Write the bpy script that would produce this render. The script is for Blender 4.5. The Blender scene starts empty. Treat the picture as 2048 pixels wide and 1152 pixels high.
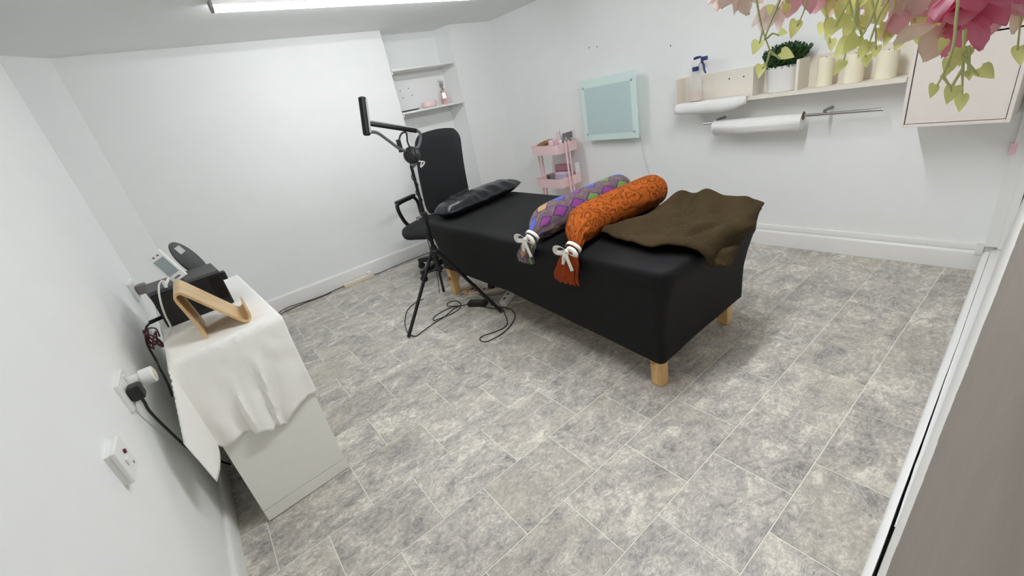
import bpy, bmesh, math, random
from mathutils import Vector, Matrix, noise
random.seed(7)
sc = bpy.context.scene
COL = sc.collection
# ------------------------------------------------------------------ camera
def camera():
    a, b, c = 0.97958, 0.42089, -0.202785          # yaw from +X, pitch down, roll
    f = Vector((math.cos(a)*math.cos(b), math.sin(a)*math.cos(b), -math.sin(b)))
    r = Vector((math.sin(a), -math.cos(a), 0)); u = r.cross(f)
    r2 = r*math.cos(c)+u*math.sin(c); u2 = -r*math.sin(c)+u*math.cos(c)
    cd = bpy.data.cameras.new('camera'); o = bpy.data.objects.new('camera', cd); COL.objects.link(o)
    m = Matrix.Identity(4)
    for i, v in enumerate((r2, u2, -f)):
        for j in range(3): m[j][i] = v[j]
    m.translation = Vector((0, 0, 1.4)); o.matrix_world = m
    cd.sensor_fit = 'HORIZONTAL'; cd.sensor_width = 36; cd.lens = 36*841.27/2048
    cd.clip_start = 0.01; cd.clip_end = 50
    sc.camera = o
camera()
w = bpy.data.worlds.new('world'); sc.world = w; w.use_nodes = True
w.node_tree.nodes['Background'].inputs[0].default_value = (0.75, 0.8, 0.85, 1)
w.node_tree.nodes['Background'].inputs[1].default_value = 0.3
LAMP_BACK, LAMP_FRONT = 38.0, 88.0
sc.view_settings.view_transform = 'Standard'; sc.view_settings.look = 'None'
sc.view_settings.exposure = 0.0; sc.view_settings.gamma = 1.0; sc.view_settings.use_curve_mapping = False
sc.cycles.max_bounces = 8; sc.cycles.diffuse_bounces = 6

# ------------------------------------------------------------------ materials
MATS = {}
def srgb(h):
    if isinstance(h, str): c = [int(h[i:i+2], 16)/255 for i in (0, 2, 4)]
    else: c = [v/255 for v in h]
    return [((v+0.055)/1.055)**2.4 if v > 0.04045 else v/12.92 for v in c]
class NT:
    def __init__(s, name):
        m = bpy.data.materials.new(name); m.use_nodes = True; s.m = m; s.t = m.node_tree
        s.b = s.t.nodes['Principled BSDF']; s.out = s.t.nodes['Material Output']
    def n(s, t, **kw):
        nd = s.t.nodes.new(t)
        for k, v in kw.items():
            if k.startswith('i_'):
                key = k[2:]; key = int(key) if key.isdigit() else key.replace('_', ' ')
                s.set(nd.inputs[key], v)
            else: setattr(nd, k, v)
        return nd
    def set(s, inp, v):
        if isinstance(v, bpy.types.NodeSocket): s.t.links.new(v, inp)
        elif isinstance(v, (list, tuple)) and len(v) == 3 and inp.type == 'RGBA': inp.default_value = (*v, 1)
        else: inp.default_value = v
    def mix(s, f, a, b, mode='MIX'):
        nd = s.t.nodes.new('ShaderNodeMix'); nd.data_type = 'RGBA'; nd.blend_type = mode
        s.set(nd.inputs[0], f); s.set(nd.inputs[6], a); s.set(nd.inputs[7], b); return nd.outputs[2]
    def math(s, op, a, b=0.0, c=0.0):
        nd = s.t.nodes.new('ShaderNodeMath'); nd.operation = op
        s.set(nd.inputs[0], a); s.set(nd.inputs[1], b); s.set(nd.inputs[2], c); return nd.outputs[0]
    def ramp(s, f, stops, interp='LINEAR'):
        nd = s.t.nodes.new('ShaderNodeValToRGB'); cr = nd.color_ramp; cr.interpolation = interp
        while len(cr.elements) < len(stops): cr.elements.new(0.5)
        for e, (p, c) in zip(cr.elements, stops): e.position = p; e.color = (*c, 1)
        s.set(nd.inputs[0], f); return nd.outputs[0]
    def noise(s, vec, scale, detail=3, rough=0.5, dist=0.0):
        nd = s.n('ShaderNodeTexNoise'); s.set(nd.inputs['Vector'], vec)
        nd.inputs['Scale'].default_value = scale; nd.inputs['Detail'].default_value = detail
        nd.inputs['Roughness'].default_value = rough; nd.inputs['Distortion'].default_value = dist
        return nd.outputs['Fac']
    def bump(s, h, strength, dist=0.01):
        nd = s.n('ShaderNodeBump'); nd.inputs['Strength'].default_value = strength; nd.inputs['Distance'].default_value = dist
        s.set(nd.inputs['Height'], h); s.t.links.new(nd.outputs[0], s.b.inputs['Normal'])
    def pos(s): return s.n('ShaderNodeNewGeometry').outputs['Position']
    def obj(s): return s.n('ShaderNodeTexCoord').outputs['Object']
    def uv(s): return s.n('ShaderNodeTexCoord').outputs['UV']
    def base(s, v): s.set(s.b.inputs['Base Color'], v)
def mat(name, col, rough=0.5, metal=0.0, vary=0.06, scale=30, bump=0.0, bscale=80, **kw):
    if name in MATS: return MATS[name]
    t = NT(name); c = srgb(col); p = t.obj()
    f = t.noise(p, scale)
    lo = [v*(1-vary) for v in c]; hi = [min(1, v*(1+vary)) for v in c]
    t.base(t.mix(f, lo, hi))
    t.b.inputs['Roughness'].default_value = rough; t.b.inputs['Metallic'].default_value = metal
    for k, v in kw.items(): t.set(t.b.inputs[k.replace('_', ' ')], v)
    if bump: t.bump(t.noise(p, bscale, 4), bump, 0.004)
    MATS[name] = t.m; return t.m
def wall_mat(name, col):
    t = NT(name); p = t.pos(); c = srgb(col)
    f = t.noise(p, 1.6, 4); g = t.noise(p, 9, 3)
    k = t.math('ADD', t.math('MULTIPLY', f, 0.6), t.math('MULTIPLY', g, 0.4))
    t.base(t.mix(k, [v*0.95 for v in c], [min(1, v*1.03) for v in c]))
    t.b.inputs['Roughness'].default_value = 0.62
    h = t.math('ADD', t.math('MULTIPLY', t.noise(p, 5, 4), 1.0), t.math('MULTIPLY', t.noise(p, 130, 3), 0.12))
    t.bump(h, 0.25, 0.012)
    MATS[name] = t.m; return t.m
def marble():
    t = NT('tile_marble'); p = t.pos(); oi = t.n('ShaderNodeObjectInfo').outputs['Random']
    off = t.n('ShaderNodeCombineXYZ'); t.set(off.inputs[0], t.math('MULTIPLY', oi, 31.0)); t.set(off.inputs[1], t.math('MULTIPLY', oi, 17.0)); t.set(off.inputs[2], t.math('MULTIPLY', oi, 7.0))
    ad = t.n('ShaderNodeVectorMath', operation='ADD'); t.set(ad.inputs[0], p); t.set(ad.inputs[1], off.outputs[0])
    rot = t.n('ShaderNodeMapping'); t.set(rot.inputs['Vector'], ad.outputs[0])
    rot.inputs['Rotation'].default_value = (0, 0, 0.6); rot.inputs['Scale'].default_value = (1.0, 1.45, 1)
    v = rot.outputs[0]
    a = t.noise(v, 5.0, 9, 0.68, 1.0); b = t.noise(v, 17, 9, 0.72, 1.6); d = t.noise(v, 6.5, 7, 0.62, 2.2); g = t.noise(v, 70, 6, 0.75, 0.6)
    s = t.math('ADD', t.math('MULTIPLY', a, 0.42), t.math('ADD', t.math('MULTIPLY', b, 0.36), t.math('MULTIPLY', g, 0.22)))
    col = t.ramp(s, [(0.38, srgb((126, 121, 120))), (0.46, srgb((166, 161, 156))), (0.52, srgb((190, 185, 176))), (0.60, srgb((234, 229, 216)))])
    vein = t.ramp(t.math('ABSOLUTE', t.math('SUBTRACT', d, 0.5)), [(0.0, (1, 1, 1)), (0.014, (0, 0, 0))])
    col = t.mix(t.math('MULTIPLY', vein, 0.6), col, srgb((236, 232, 222)))
    dv = t.ramp(t.math('ABSOLUTE', t.math('SUBTRACT', t.noise(v, 7.5, 6, 0.6, 2.4), 0.47)), [(0.0, (1, 1, 1)), (0.012, (0, 0, 0))])
    col = t.mix(t.math('MULTIPLY', dv, 0.4), col, srgb((104, 100, 102)))
    warm = t.noise(v, 2.0, 3)
    col = t.mix(t.ramp(warm, [(0.5, (0, 0, 0)), (0.7, (0.35, 0.35, 0.35))]), col, srgb((196, 189, 168)))
    tone = t.math('ADD', 0.93, t.math('MULTIPLY', oi, 0.12))
    tc = t.n('ShaderNodeCombineColor'); [t.set(tc.inputs[i], tone) for i in range(3)]
    t.base(t.mix(1.0, col, tc.outputs[0], 'MULTIPLY'))
    t.b.inputs['Roughness'].default_value = 0.42; t.b.inputs['Specular IOR Level'].default_value = 0.35
    t.bump(s, 0.12, 0.004)
    MATS['tile'] = t.m; return t.m
def front_wall_mat():
    t = NT('grey_plaster_with_white_paint'); p = t.pos()
    sp = t.n('ShaderNodeSeparateXYZ'); t.set(sp.inputs[0], p)
    line = t.math('ADD', 0.213, t.math('MULTIPLY', sp.outputs[0], 0.374))
    nz = t.math('ADD', t.math('MULTIPLY', t.math('SUBTRACT', t.noise(p, 7, 3, 0.6), 0.5), 0.16), t.math('MULTIPLY', t.math('SUBTRACT', t.noise(p, 34, 5, 0.7), 0.5), 0.07))
    d = t.math('SUBTRACT', t.math('ADD', line, nz), sp.outputs[2])
    f = t.math('MULTIPLY', d, 130); f.node.use_clamp = True
    t.base(t.mix(f, t.mix(t.noise(p, 14, 4), srgb((126, 118, 111)), srgb((138, 130, 122))), srgb((228, 227, 224))))
    t.b.inputs['Roughness'].default_value = 0.75
    t.bump(t.noise(p, 60, 4), 0.2, 0.004); return t.m
def wood(name, c1, c2, scale=(2, 30, 30), ang=0.0):
    t = NT(name); mp = t.n('ShaderNodeMapping'); t.set(mp.inputs['Vector'], t.obj()); mp.inputs['Scale'].default_value = scale
    a = t.noise(mp.outputs[0], 1.5, 6, 0.6, 0.8)
    t.base(t.ramp(a, [(0.3, srgb(c1)), (0.7, srgb(c2))])); t.b.inputs['Roughness'].default_value = 0.42
    t.bump(a, 0.08, 0.003); MATS[name] = t.m; return t.m
def ikat():
    t = NT('purple_ikat_cloth'); uv = t.uv()
    sp = t.n('ShaderNodeSeparateXYZ'); t.set(sp.inputs[0], uv)
    U = t.math('MULTIPLY', sp.outputs[0], 8.0); V = t.math('MULTIPLY', sp.outputs[1], 6.0)
    row = t.math('FLOOR', V); par = t.math('MODULO', row, 2.0)
    U2 = t.math('ADD', U, t.math('MULTIPLY', par, 0.5))
    cellu = t.math('FLOOR', U2)
    fx = t.math('ABSOLUTE', t.math('SUBTRACT', t.math('FRACT', U2), 0.5)); fy = t.math('ABSOLUTE', t.math('SUBTRACT', t.math('FRACT', V), 0.5))
    wob = t.math('MULTIPLY', t.math('SUBTRACT', t.noise(uv, 60, 2), 0.5), 0.12)
    dm = t.math('ADD', t.math('ADD', t.math('MULTIPLY', fx, 0.9), fy), wob)
    cx = t.n('ShaderNodeCombineXYZ'); t.set(cx.inputs[0], cellu); t.set(cx.inputs[1], row)
    wn = t.n('ShaderNodeTexWhiteNoise', noise_dimensions='2D'); t.set(wn.inputs['Vector'], cx.outputs[0])
    gem = t.ramp(wn.outputs['Value'], [(0.0, srgb((58, 84, 190))), (0.3, srgb((104, 140, 52))), (0.52, srgb((190, 152, 84))), (0.72, srgb((132, 42, 128))), (0.88, srgb((62, 92, 200)))], 'CONSTANT')
    weave = t.n('ShaderNodeTexWave', bands_direction='DIAGONAL'); t.set(weave.inputs['Vector'], uv); weave.inputs['Scale'].default_value = 38; weave.inputs['Distortion'].default_value = 6
    gem = t.mix(t.math('MULTIPLY', weave.outputs['Fac'], 0.4), gem, srgb((40, 30, 70)))
    zig = t.math('ADD', t.math('MULTIPLY', t.noise(uv, 22, 3), 0.7), t.math('MULTIPLY', weave.outputs['Fac'], 0.3))
    ground = t.ramp(zig, [(0.38, srgb((58, 32, 72))), (0.45, srgb((104, 86, 78))), (0.55, srgb((132, 112, 98))), (0.60, srgb((72, 40, 84))), (0.68, srgb((118, 98, 86)))], 'LINEAR')
    ring = t.ramp(dm, [(0.0, (1, 1, 1)), (0.33, (1, 1, 1)), (0.35, (0, 0, 0))])
    edge = t.ramp(dm, [(0.33, (0, 0, 0)), (0.35, (1, 1, 1)), (0.42, (1, 1, 1)), (0.46, (0, 0, 0))])
    c = t.mix(ring, ground, gem); c = t.mix(edge, c, srgb((54, 22, 84)))
    t.base(c); t.b.inputs['Roughness'].default_value = 0.75; t.b.inputs['Sheen Weight'].default_value = 0.2
    t.bump(t.noise(uv, 160, 2), 0.2, 0.003); MATS['ikat'] = t.m; return t.m
def batik():
    t = NT('orange_batik_cloth'); uv = t.uv(); mp = t.n('ShaderNodeMapping'); t.set(mp.inputs['Vector'], uv); mp.inputs['Scale'].default_value = (7, 6, 1)
    v = mp.outputs[0]
    wv = t.n('ShaderNodeVectorMath', operation='ADD'); t.set(wv.inputs[0], v)
    nn = t.n('ShaderNodeTexNoise'); t.set(nn.inputs['Vector'], v); nn.inputs['Scale'].default_value = 2.5
    sc_ = t.n('ShaderNodeVectorMath', operation='SCALE'); t.set(sc_.inputs[0], nn.outputs['Color']); sc_.inputs['Scale'].default_value = 0.35
    t.set(wv.inputs[1], sc_.outputs[0])
    vo = t.n('ShaderNodeTexVoronoi', feature='F1'); t.set(vo.inputs['Vector'], wv.outputs[0]); vo.inputs['Scale'].default_value = 1.9
    n1 = t.noise(v, 6.0, 5, 0.7, 2.0)
    c = t.ramp(vo.outputs['Distance'], [(0.0, srgb((50, 34, 10))), (0.10, srgb((80, 58, 20))), (0.16, srgb((196, 128, 54))), (0.26, srgb((178, 86, 26))), (0.36, srgb((74, 20, 6))), (0.42, srgb((184, 94, 32))), (0.56, srgb((190, 104, 40))), (0.64, srgb((84, 26, 8))), (0.72, srgb((176, 92, 36)))])
    c = t.mix(t.ramp(n1, [(0.46, (0, 0, 0)), (0.56, (0.75, 0.75, 0.75))]), c, srgb((164, 84, 28)))
    c = t.mix(t.ramp(n1, [(0.60, (0, 0, 0)), (0.68, (0.7, 0.7, 0.7))]), c, srgb((92, 66, 26)))
    sp = t.n('ShaderNodeSeparateXYZ'); t.set(sp.inputs[0], uv)
    c = t.mix(1.0, c, (0.72, 0.68, 0.42), 'MULTIPLY')
    tail = t.ramp(sp.outputs[0], [(0.0, (0, 0, 0)), (0.76, (0, 0, 0)), (0.84, (0.75, 0.75, 0.75))])
    c = t.mix(tail, c, t.mix(n1, srgb((84, 20, 8)), srgb((160, 62, 16))))
    t.base(c); t.b.inputs['Roughness'].default_value = 0.75; t.b.inputs['Specular IOR Level'].default_value = 0.15
    t.bump(n1, 0.15, 0.003); MATS['batik'] = t.m; return t.m
def translucent(name, col, amt=0.45, rough=0.5):
    t = NT(name); c = srgb(col); f = t.noise(t.obj(), 60, 3)
    cc = t.mix(f, [v*0.8 for v in c], [min(1, v*1.2) for v in c]); t.base(cc); t.b.inputs['Roughness'].default_value = rough
    tr = t.n('ShaderNodeBsdfTranslucent'); t.set(tr.inputs[0], cc)
    mx = t.n('ShaderNodeMixShader'); mx.inputs[0].default_value = amt
    t.t.links.new(t.b.outputs[0], mx.inputs[1]); t.t.links.new(tr.outputs[0], mx.inputs[2]); t.t.links.new(mx.outputs[0], t.out.inputs[0])
    MATS[name] = t.m; return t.m
def emission(name, col, strength):
    t = NT(name); t.base(srgb(col)); t.set(t.b.inputs['Emission Color'], srgb(col)); t.b.inputs['Emission Strength'].default_value = strength
    MATS[name] = t.m; return t.m
def blanket_mat():
    t = NT('brown_wool'); p = t.obj(); n1 = t.noise(p, 7, 5); n2 = t.noise(p, 90, 3)
    c = t.mix(n1, srgb((48, 42, 26)), srgb((68, 54, 36)))
    c = t.mix(t.ramp(n2, [(0.55, (0, 0, 0)), (0.75, (0.5, 0.5, 0.5))]), c, srgb((90, 72, 50)))
    t.base(c); t.b.inputs['Roughness'].default_value = 0.95; t.b.inputs['Specular IOR Level'].default_value = 0.1
    t.bump(t.noise(p, 160, 3), 0.4, 0.004); MATS['blanket'] = t.m; return t.m

M_WALL = wall_mat('white_wall_paint', (245, 247, 246)); M_CEIL = wall_mat('white_ceiling_paint', (238, 240, 239))
M_TRIM = mat('white_gloss_paint', (238, 238, 236), 0.3, vary=0.03, scale=8, bump=0.1, bscale=20)
M_TILE = marble(); M_GROUT = mat('pale_joint', (240, 238, 228), 0.6)
M_FRONT = front_wall_mat()
M_BLACKFAB = mat('black_stretch_fabric', (13, 13, 15), 0.7, vary=0.15, scale=40, bump=0.1, bscale=300, Specular_IOR_Level=0.25)
M_CHAIR = mat('black_chair_fabric', (24, 25, 27), 0.7, vary=0.1, bump=0.15, bscale=400, Specular_IOR_Level=0.35)
M_BLACKP = mat('black_plastic', (20, 20, 21), 0.42)
M_BLACKM = mat('black_powder_coat', (17, 17, 18), 0.4, 0.2)
M_SATIN = mat('black_satin', (24, 26, 31), 0.28, vary=0.2, scale=8, bump=0.2, bscale=14)
M_GREYP = mat('dark_grey_plastic', (74, 74, 74), 0.5)
M_MIDGREY = mat('grey_rubber', (96, 97, 98), 0.5)
M_WHITEP = mat('white_plastic', (236, 236, 234), 0.35, vary=0.02)
M_CREAM = mat('cream_board', (232, 226, 214), 0.5, vary=0.04, bump=0.08)
M_CAB = mat('off_white_board', (226, 219, 212), 0.5, vary=0.03, bump=0.06, bscale=120)
M_DESK = mat('pale_grey_laminate', (236, 236, 228), 0.5, vary=0.02)
M_CLOTH = mat('white_cotton', (246, 245, 240), 0.85, vary=0.03, scale=12, bump=0.35, bscale=22)
M_TOWEL = mat('white_paper_sheet', (240, 240, 238), 0.8, vary=0.02, bump=0.2, bscale=40)
M_PINK = mat('pink_painted_steel', (248, 216, 218), 0.4, vary=0.03)
M_PINKP = mat('pink_plastic', (240, 206, 214), 0.4)
M_ROSE = mat('rose_gold', (246, 218, 218), 0.2, 0.8)
M_PINKGLASS = mat('pink_ceramic', (244, 214, 214), 0.25, vary=0.1)
M_CHROME = mat('chrome', (215, 215, 216), 0.12, 1.0, vary=0.02)
M_STEEL = mat('brushed_steel', (150, 150, 150), 0.35, 0.9)
M_PINE = wood('pine_wood', (196, 154, 96), (226, 190, 134), (12, 12, 2))
M_PLY = wood('bent_plywood', (190, 156, 108), (224, 194, 146), (3, 40, 3))
M_CANDLE = mat('cream_wax', (240, 234, 210), 0.45, vary=0.02, Subsurface_Weight=0.15)
M_POT = mat('white_ceramic', (236, 234, 231), 0.3, vary=0.02)
M_GREEN = mat('dark_green_leaf', (44, 78, 34), 0.55, vary=0.35, scale=50)
M_BROWN = mat('tan_leather', (138, 98, 62), 0.6, vary=0.15)
M_BLUE = mat('navy_blue_plastic', (36, 52, 110), 0.4)
M_HEAT = mat('frosted_glass_sheet', (220, 241, 236), 0.28, vary=0.02, Coat_Weight=0.3)
M_HEATC = mat('heater_back_panel', (194, 216, 216), 0.4, vary=0.04)
M_LILAC = mat('lilac_card', (206, 196, 222), 0.5)
M_SCREEN = mat('grey_lcd_screen', (150, 160, 162), 0.2, vary=0.05)
M_REDC = mat('dark_red_cable', (84, 30, 46), 0.5)
M_BLACKC = mat('black_cable', (22, 22, 23), 0.5)
M_WHITEC = mat('white_cable', (222, 222, 216), 0.5)
M_LABEL = mat('silver_label', (184, 184, 184), 0.4)
M_GREYPLUG = mat('grey_plug_plastic', (132, 128, 124), 0.5)
M_IVORY = mat('ivory_plastic', (226, 214, 192), 0.45)
M_HOLE = mat('dark_hole', (40, 38, 36), 0.9)
M_RIBBON = mat('white_ribbon', (236, 234, 226), 0.6, vary=0.03)
M_IKAT = ikat(); M_BATIK = batik(); M_BLANKET = blanket_mat()
M_PET = [translucent('pale_pink_petal', (252, 226, 220), 0.55), translucent('rose_pink_petal', (252, 190, 204), 0.55), translucent('peach_petal', (248, 220, 200), 0.55), translucent('deep_pink_petal', (250, 150, 182), 0.55)]
M_LEAF = translucent('yellow_green_leaf', (232, 236, 158), 0.58); M_VINE = mat('green_vine', (206, 212, 146), 0.5)
def clear_mat(name, col, alpha, rough=0.15):
    t = NT(name); t.base(srgb(col)); t.b.inputs['Roughness'].default_value = rough
    t.b.inputs['Alpha'].default_value = alpha; MATS[name] = t.m; return t.m
M_CLEAR = clear_mat('clear_acrylic', (240, 240, 244), 0.14, 0.1)
M_BOTTLE = clear_mat('translucent_bottle', (240, 238, 236), 0.32, 0.25)
M_LIQUID = mat('pale_pink_liquid', (222, 198, 186), 0.3)

# ------------------------------------------------------------------ mesh builder
ORG = {}
class MB:
    def __init__(s): s.v = []; s.f = []; s.uv = None
    def add(s, vs, fs):
        o = len(s.v); s.v += [tuple(x) for x in vs]; s.f += [tuple(i+o for i in f) for f in fs]; return s
    def box(s, x0, x1, y0, y1, z0, z1, mtx=None):
        vs = [Vector(p) for p in ((x0,y0,z0),(x1,y0,z0),(x1,y1,z0),(x0,y1,z0),(x0,y0,z1),(x1,y0,z1),(x1,y1,z1),(x0,y1,z1))]
        if mtx: vs = [mtx @ p for p in vs]
        return s.add(vs, [(0,3,2,1),(4,5,6,7),(0,1,5,4),(1,2,6,5),(2,3,7,6),(3,0,4,7)])
    def prism(s, poly, vec):
        n = len(poly); vec = Vector(vec); a = [Vector(p) for p in poly]; b = [p+vec for p in a]
        return s.add(a+b, [tuple(range(n-1,-1,-1)), tuple(range(n, 2*n))]+[(i,(i+1)%n,n+(i+1)%n,n+i) for i in range(n)])
    def tube(s, pts, r, n=8, closed=False, smooth=0, cap=True):
        pts = [Vector(p) for p in pts]
        if smooth: pts = catmull(pts, smooth, closed)
        m = len(pts); rs = r if isinstance(r, (list, tuple)) else [r]*m
        if len(rs) != m: rs = [rs[min(len(rs)-1, int(i*(len(rs)-1)/(m-1)+0.5))] for i in range(m)]
        vs = []; nrm = None
        for i in range(m):
            if closed: t = pts[(i+1)%m]-pts[i-1]
            else: t = pts[min(i+1, m-1)]-pts[max(i-1, 0)]
            if t.length < 1e-9: t = Vector((0,0,1))
            t.normalize()
            if nrm is None:
                nrm = t.cross(Vector((0,0,1)))
                if nrm.length < 0.05: nrm = t.cross(Vector((1,0,0)))
            nrm = nrm - t*nrm.dot(t); nrm.normalize(); b = t.cross(nrm)
            for k in range(n):
                a = 2*math.pi*k/n; vs.append(pts[i]+(nrm*math.cos(a)+b*math.sin(a))*rs[i])
        fs = []
        for i in range(m if closed else m-1):
            j = (i+1) % m
            for k in range(n): fs.append((i*n+k, i*n+(k+1)%n, j*n+(k+1)%n, j*n+k))
        if cap and not closed: fs += [tuple(range(n-1,-1,-1)), tuple((m-1)*n+k for k in range(n))]
        return s.add(vs, fs)
    def cyl(s, p0, p1, r0, r1=None, n=16): return s.tube([p0, p1], [r0, r0 if r1 is None else r1], n)
    def lathe(s, c, prof, n=24, sx=1, sy=1, mtx=None):
        c = Vector(c); vs = []
        for r, z in prof:
            for k in range(n):
                a = 2*math.pi*k/n; p = Vector((r*sx*math.cos(a), r*sy*math.sin(a), z)); vs.append(c+(mtx @ p if mtx else p))
        m = len(prof); fs = [(i*n+k, i*n+(k+1)%n, (i+1)*n+(k+1)%n, (i+1)*n+k) for i in range(m-1) for k in range(n)]
        fs += [tuple(range(n-1,-1,-1)), tuple((m-1)*n+k for k in range(n))]
        return s.add(vs, fs)
    def grid(s, rows, closev=False, uv=None):
        m = len(rows); n = len(rows[0]); o = len(s.v)
        vs = [p for r in rows for p in r]; fs = []
        for i in range(m-1):
            for j in range(n if closev else n-1): fs.append((i*n+j, i*n+(j+1)%n, (i+1)*n+(j+1)%n, (i+1)*n+j))
        s.add(vs, fs)
        if uv: s.uv = [q for r in uv for q in r]
        return s
    def build(s, name, m, parent=None, bevel=0, seg=2, smooth=35, solid=0, sub=0, at=None, local=False):
        org = Vector((0,0,0))
        if parent is not None: org = ORG[parent.name]
        elif at is not None: org = Vector(at)
        else:
            xs = [v[0] for v in s.v]; ys = [v[1] for v in s.v]; zs = [v[2] for v in s.v]
            org = Vector(((min(xs)+max(xs))/2, (min(ys)+max(ys))/2, min(zs)))
        if local: org = Vector((0,0,0))
        me = bpy.data.meshes.new(name); me.from_pydata([tuple(Vector(v)-org) for v in s.v], [], s.f)
        if s.uv:
            l = me.uv_layers.new(name='UVMap')
            for lp in me.loops: l.data[lp.index].uv = s.uv[lp.vertex_index]
        bm = bmesh.new(); bm.from_mesh(me)
        bmesh.ops.recalc_face_normals(bm, faces=bm.faces)
        if bevel:
            ed = [e for e in bm.edges if len(e.link_faces) == 2 and e.calc_face_angle(0) > 0.5]
            bmesh.ops.bevel(bm, geom=ed, offset=bevel, segments=seg, affect='EDGES', profile=0.5, clamp_overlap=True)
        bm.to_mesh(me); bm.free()
        if smooth:
            me.polygons.foreach_set('use_smooth', [True]*len(me.polygons)); me.set_sharp_from_angle(angle=math.radians(smooth))
        me.materials.append(m); o = bpy.data.objects.new(name, me); COL.objects.link(o)
        if parent is not None: o.parent = parent
        elif not local: o.location = org
        ORG[o.name] = org
        if bevel:
            md = o.modifiers.new('flat_faces', 'WEIGHTED_NORMAL'); md.keep_sharp = True; md.weight = 100
        if solid:
            md = o.modifiers.new('thickness', 'SOLIDIFY'); md.thickness = solid; md.offset = 0
        if sub:
            md = o.modifiers.new('smooth', 'SUBSURF'); md.levels = sub; md.render_levels = sub
        return o
def catmull(p, k, closed=False):
    out = []; n = len(p)
    for i in range(n if closed else n-1):
        if closed: a, b, c, d = p[i-1], p[i], p[(i+1)%n], p[(i+2)%n]
        else: a, b, c, d = p[max(i-1,0)], p[i], p[i+1], p[min(i+2,n-1)]
        for j in range(k):
            t = j/k; out.append(0.5*((2*b)+(c-a)*t+(2*a-5*b+4*c-d)*t*t+(3*b-a-3*c+d)*t**3))
    if not closed: out.append(p[-1])
    return out
def tag(o, label, cat=None, group=None, kind=None):
    o['label'] = label
    if cat: o['category'] = cat
    if group: o['group'] = group
    if kind: o['kind'] = kind
    return o
def thing(name, label, cat, loc, group=None, rotz=0.0):
    o = bpy.data.objects.new(name, None); COL.objects.link(o); o.empty_display_size = 0.05
    o.location = loc; o.rotation_euler = (0, 0, rotz); ORG[o.name] = Vector(loc) if not rotz else Vector((0,0,0))
    return tag(o, label, cat, group)
def struct(o, label, cat='room'): return tag(o, label, cat, kind='structure')
def rrect(x0, x1, y0, y1, r, z, k=6, per=10):
    """rounded rectangle ring, same vertex count for any size"""
    pts = []; cs = [(x1-r, y0+r, -90), (x1-r, y1-r, 0), (x0+r, y1-r, 90), (x0+r, y0+r, 180)]
    for i, (cx, cy, a0) in enumerate(cs):
        for j in range(k+1):
            a = math.radians(a0+90*j/k); pts.append(Vector((cx+r*math.cos(a), cy+r*math.sin(a), z)))
        nx, ny, na = cs[(i+1)%4]; e = pts[-1]; b = Vector((nx+r*math.cos(math.radians(na)), ny+r*math.sin(math.radians(na)), z))
        for j in range(1, per): pts.append(e.lerp(b, j/per))
    return pts
def axis_mtx(dirz, up=(0,0,1)):
    z = Vector(dirz).normalized(); x = Vector(up).cross(z)
    if x.length < 1e-4: x = Vector((1,0,0))
    x.normalize(); y = z.cross(x)
    return Matrix(((x.x,y.x,z.x),(x.y,y.y,z.y),(x.z,y.z,z.z)))

# ------------------------------------------------------------------ the room
XL, YB, H = -0.39, 4.25, 2.17
def xr(y): return 3.366-0.0215*y
def yf(x, z): return 0.049+0.029*x-0.07*(z-0.168)
floor = struct(MB().box(-1.1, 3.6, -0.3, 4.7, -0.06, -0.0015).build('floor', M_GROUT, at=(0,0,0)), 'grey marble effect tiled floor with thin pale joints', 'floor')
def tiles():
    px, py, x0, y0, g = 0.2625*1.4, 0.2005*1.4, 0.0669*1.4, 0.246*1.4, 0.0016
    shared = None
    for r in range(-2, 16):
        ya, yb = y0+r*py, y0+(r+1)*py; sh = 0.0 if r % 2 == 0 else px/2
        for i in range(-5, 12):
            xa = x0+sh+i*px; xb = xa+px
            if xb < (XL if yb < 2.95 else -0.76) or xa > 3.38 or yb < 0.02 or ya > 4.26: continue
            if ya > 4.0 and False: continue
            if shared is None:
                shared = MB().box(-px/2+g, px/2-g, -py/2+g, py/2-g, -0.004, 0.0).build('tile', M_TILE, floor, bevel=0.0008, seg=1, local=False)
                me = shared.data; o = shared
            else:
                o = bpy.data.objects.new('tile', me); COL.objects.link(o); o.parent = floor
            o.location = ((xa+xb)/2, (ya+yb)/2, 0)
    for i in range(3):      # alcove floor row
        o = bpy.data.objects.new('tile', me); COL.objects.link(o); o.parent = floor; o.location = (2.0+i*px, 4.38, -0.0006)
tiles()
struct(MB().box(-1.1, 3.6, -0.4, 4.75, H, H+0.1).build('ceiling', M_CEIL, at=(0,0,H)), 'white painted low ceiling', 'ceiling')
YE = 2.95
struct(MB().box(-1.1, XL, -0.4, YE, -0.05, H+0.02).build('wall_left', M_WALL, at=(XL,0,0), bevel=0.02, seg=3), 'white painted side wall with sockets beside the draped cabinet', 'wall')
struct(MB().prism([(-0.33,YB+0.005,-0.05),(-0.75,3.82,-0.05),(-0.75,2.9,-0.05),(-1.1,2.9,-0.05),(-1.1,4.7,-0.05),(-0.335,4.7,-0.05)], (0,0,H+0.07)).build('wall_recess', M_WALL, at=(-0.6,3.6,0)), 'white splayed recess in the far corner beyond the sockets', 'wall')
wb = MB().prism([(-0.6,YB,-0.05),(1.985,YB,-0.05),(1.985,4.495,-0.05),(2.685,4.495,-0.05),(2.732,YB,-0.05),(3.5,YB,-0.05),(3.5,4.7,-0.05),(-0.6,4.7,-0.05)], (0,0,H+0.07)).build('wall_back', M_WALL, at=(0,YB,0), bevel=0.008)
struct(wb, 'white painted end wall with a shelved alcove', 'wall')
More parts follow.
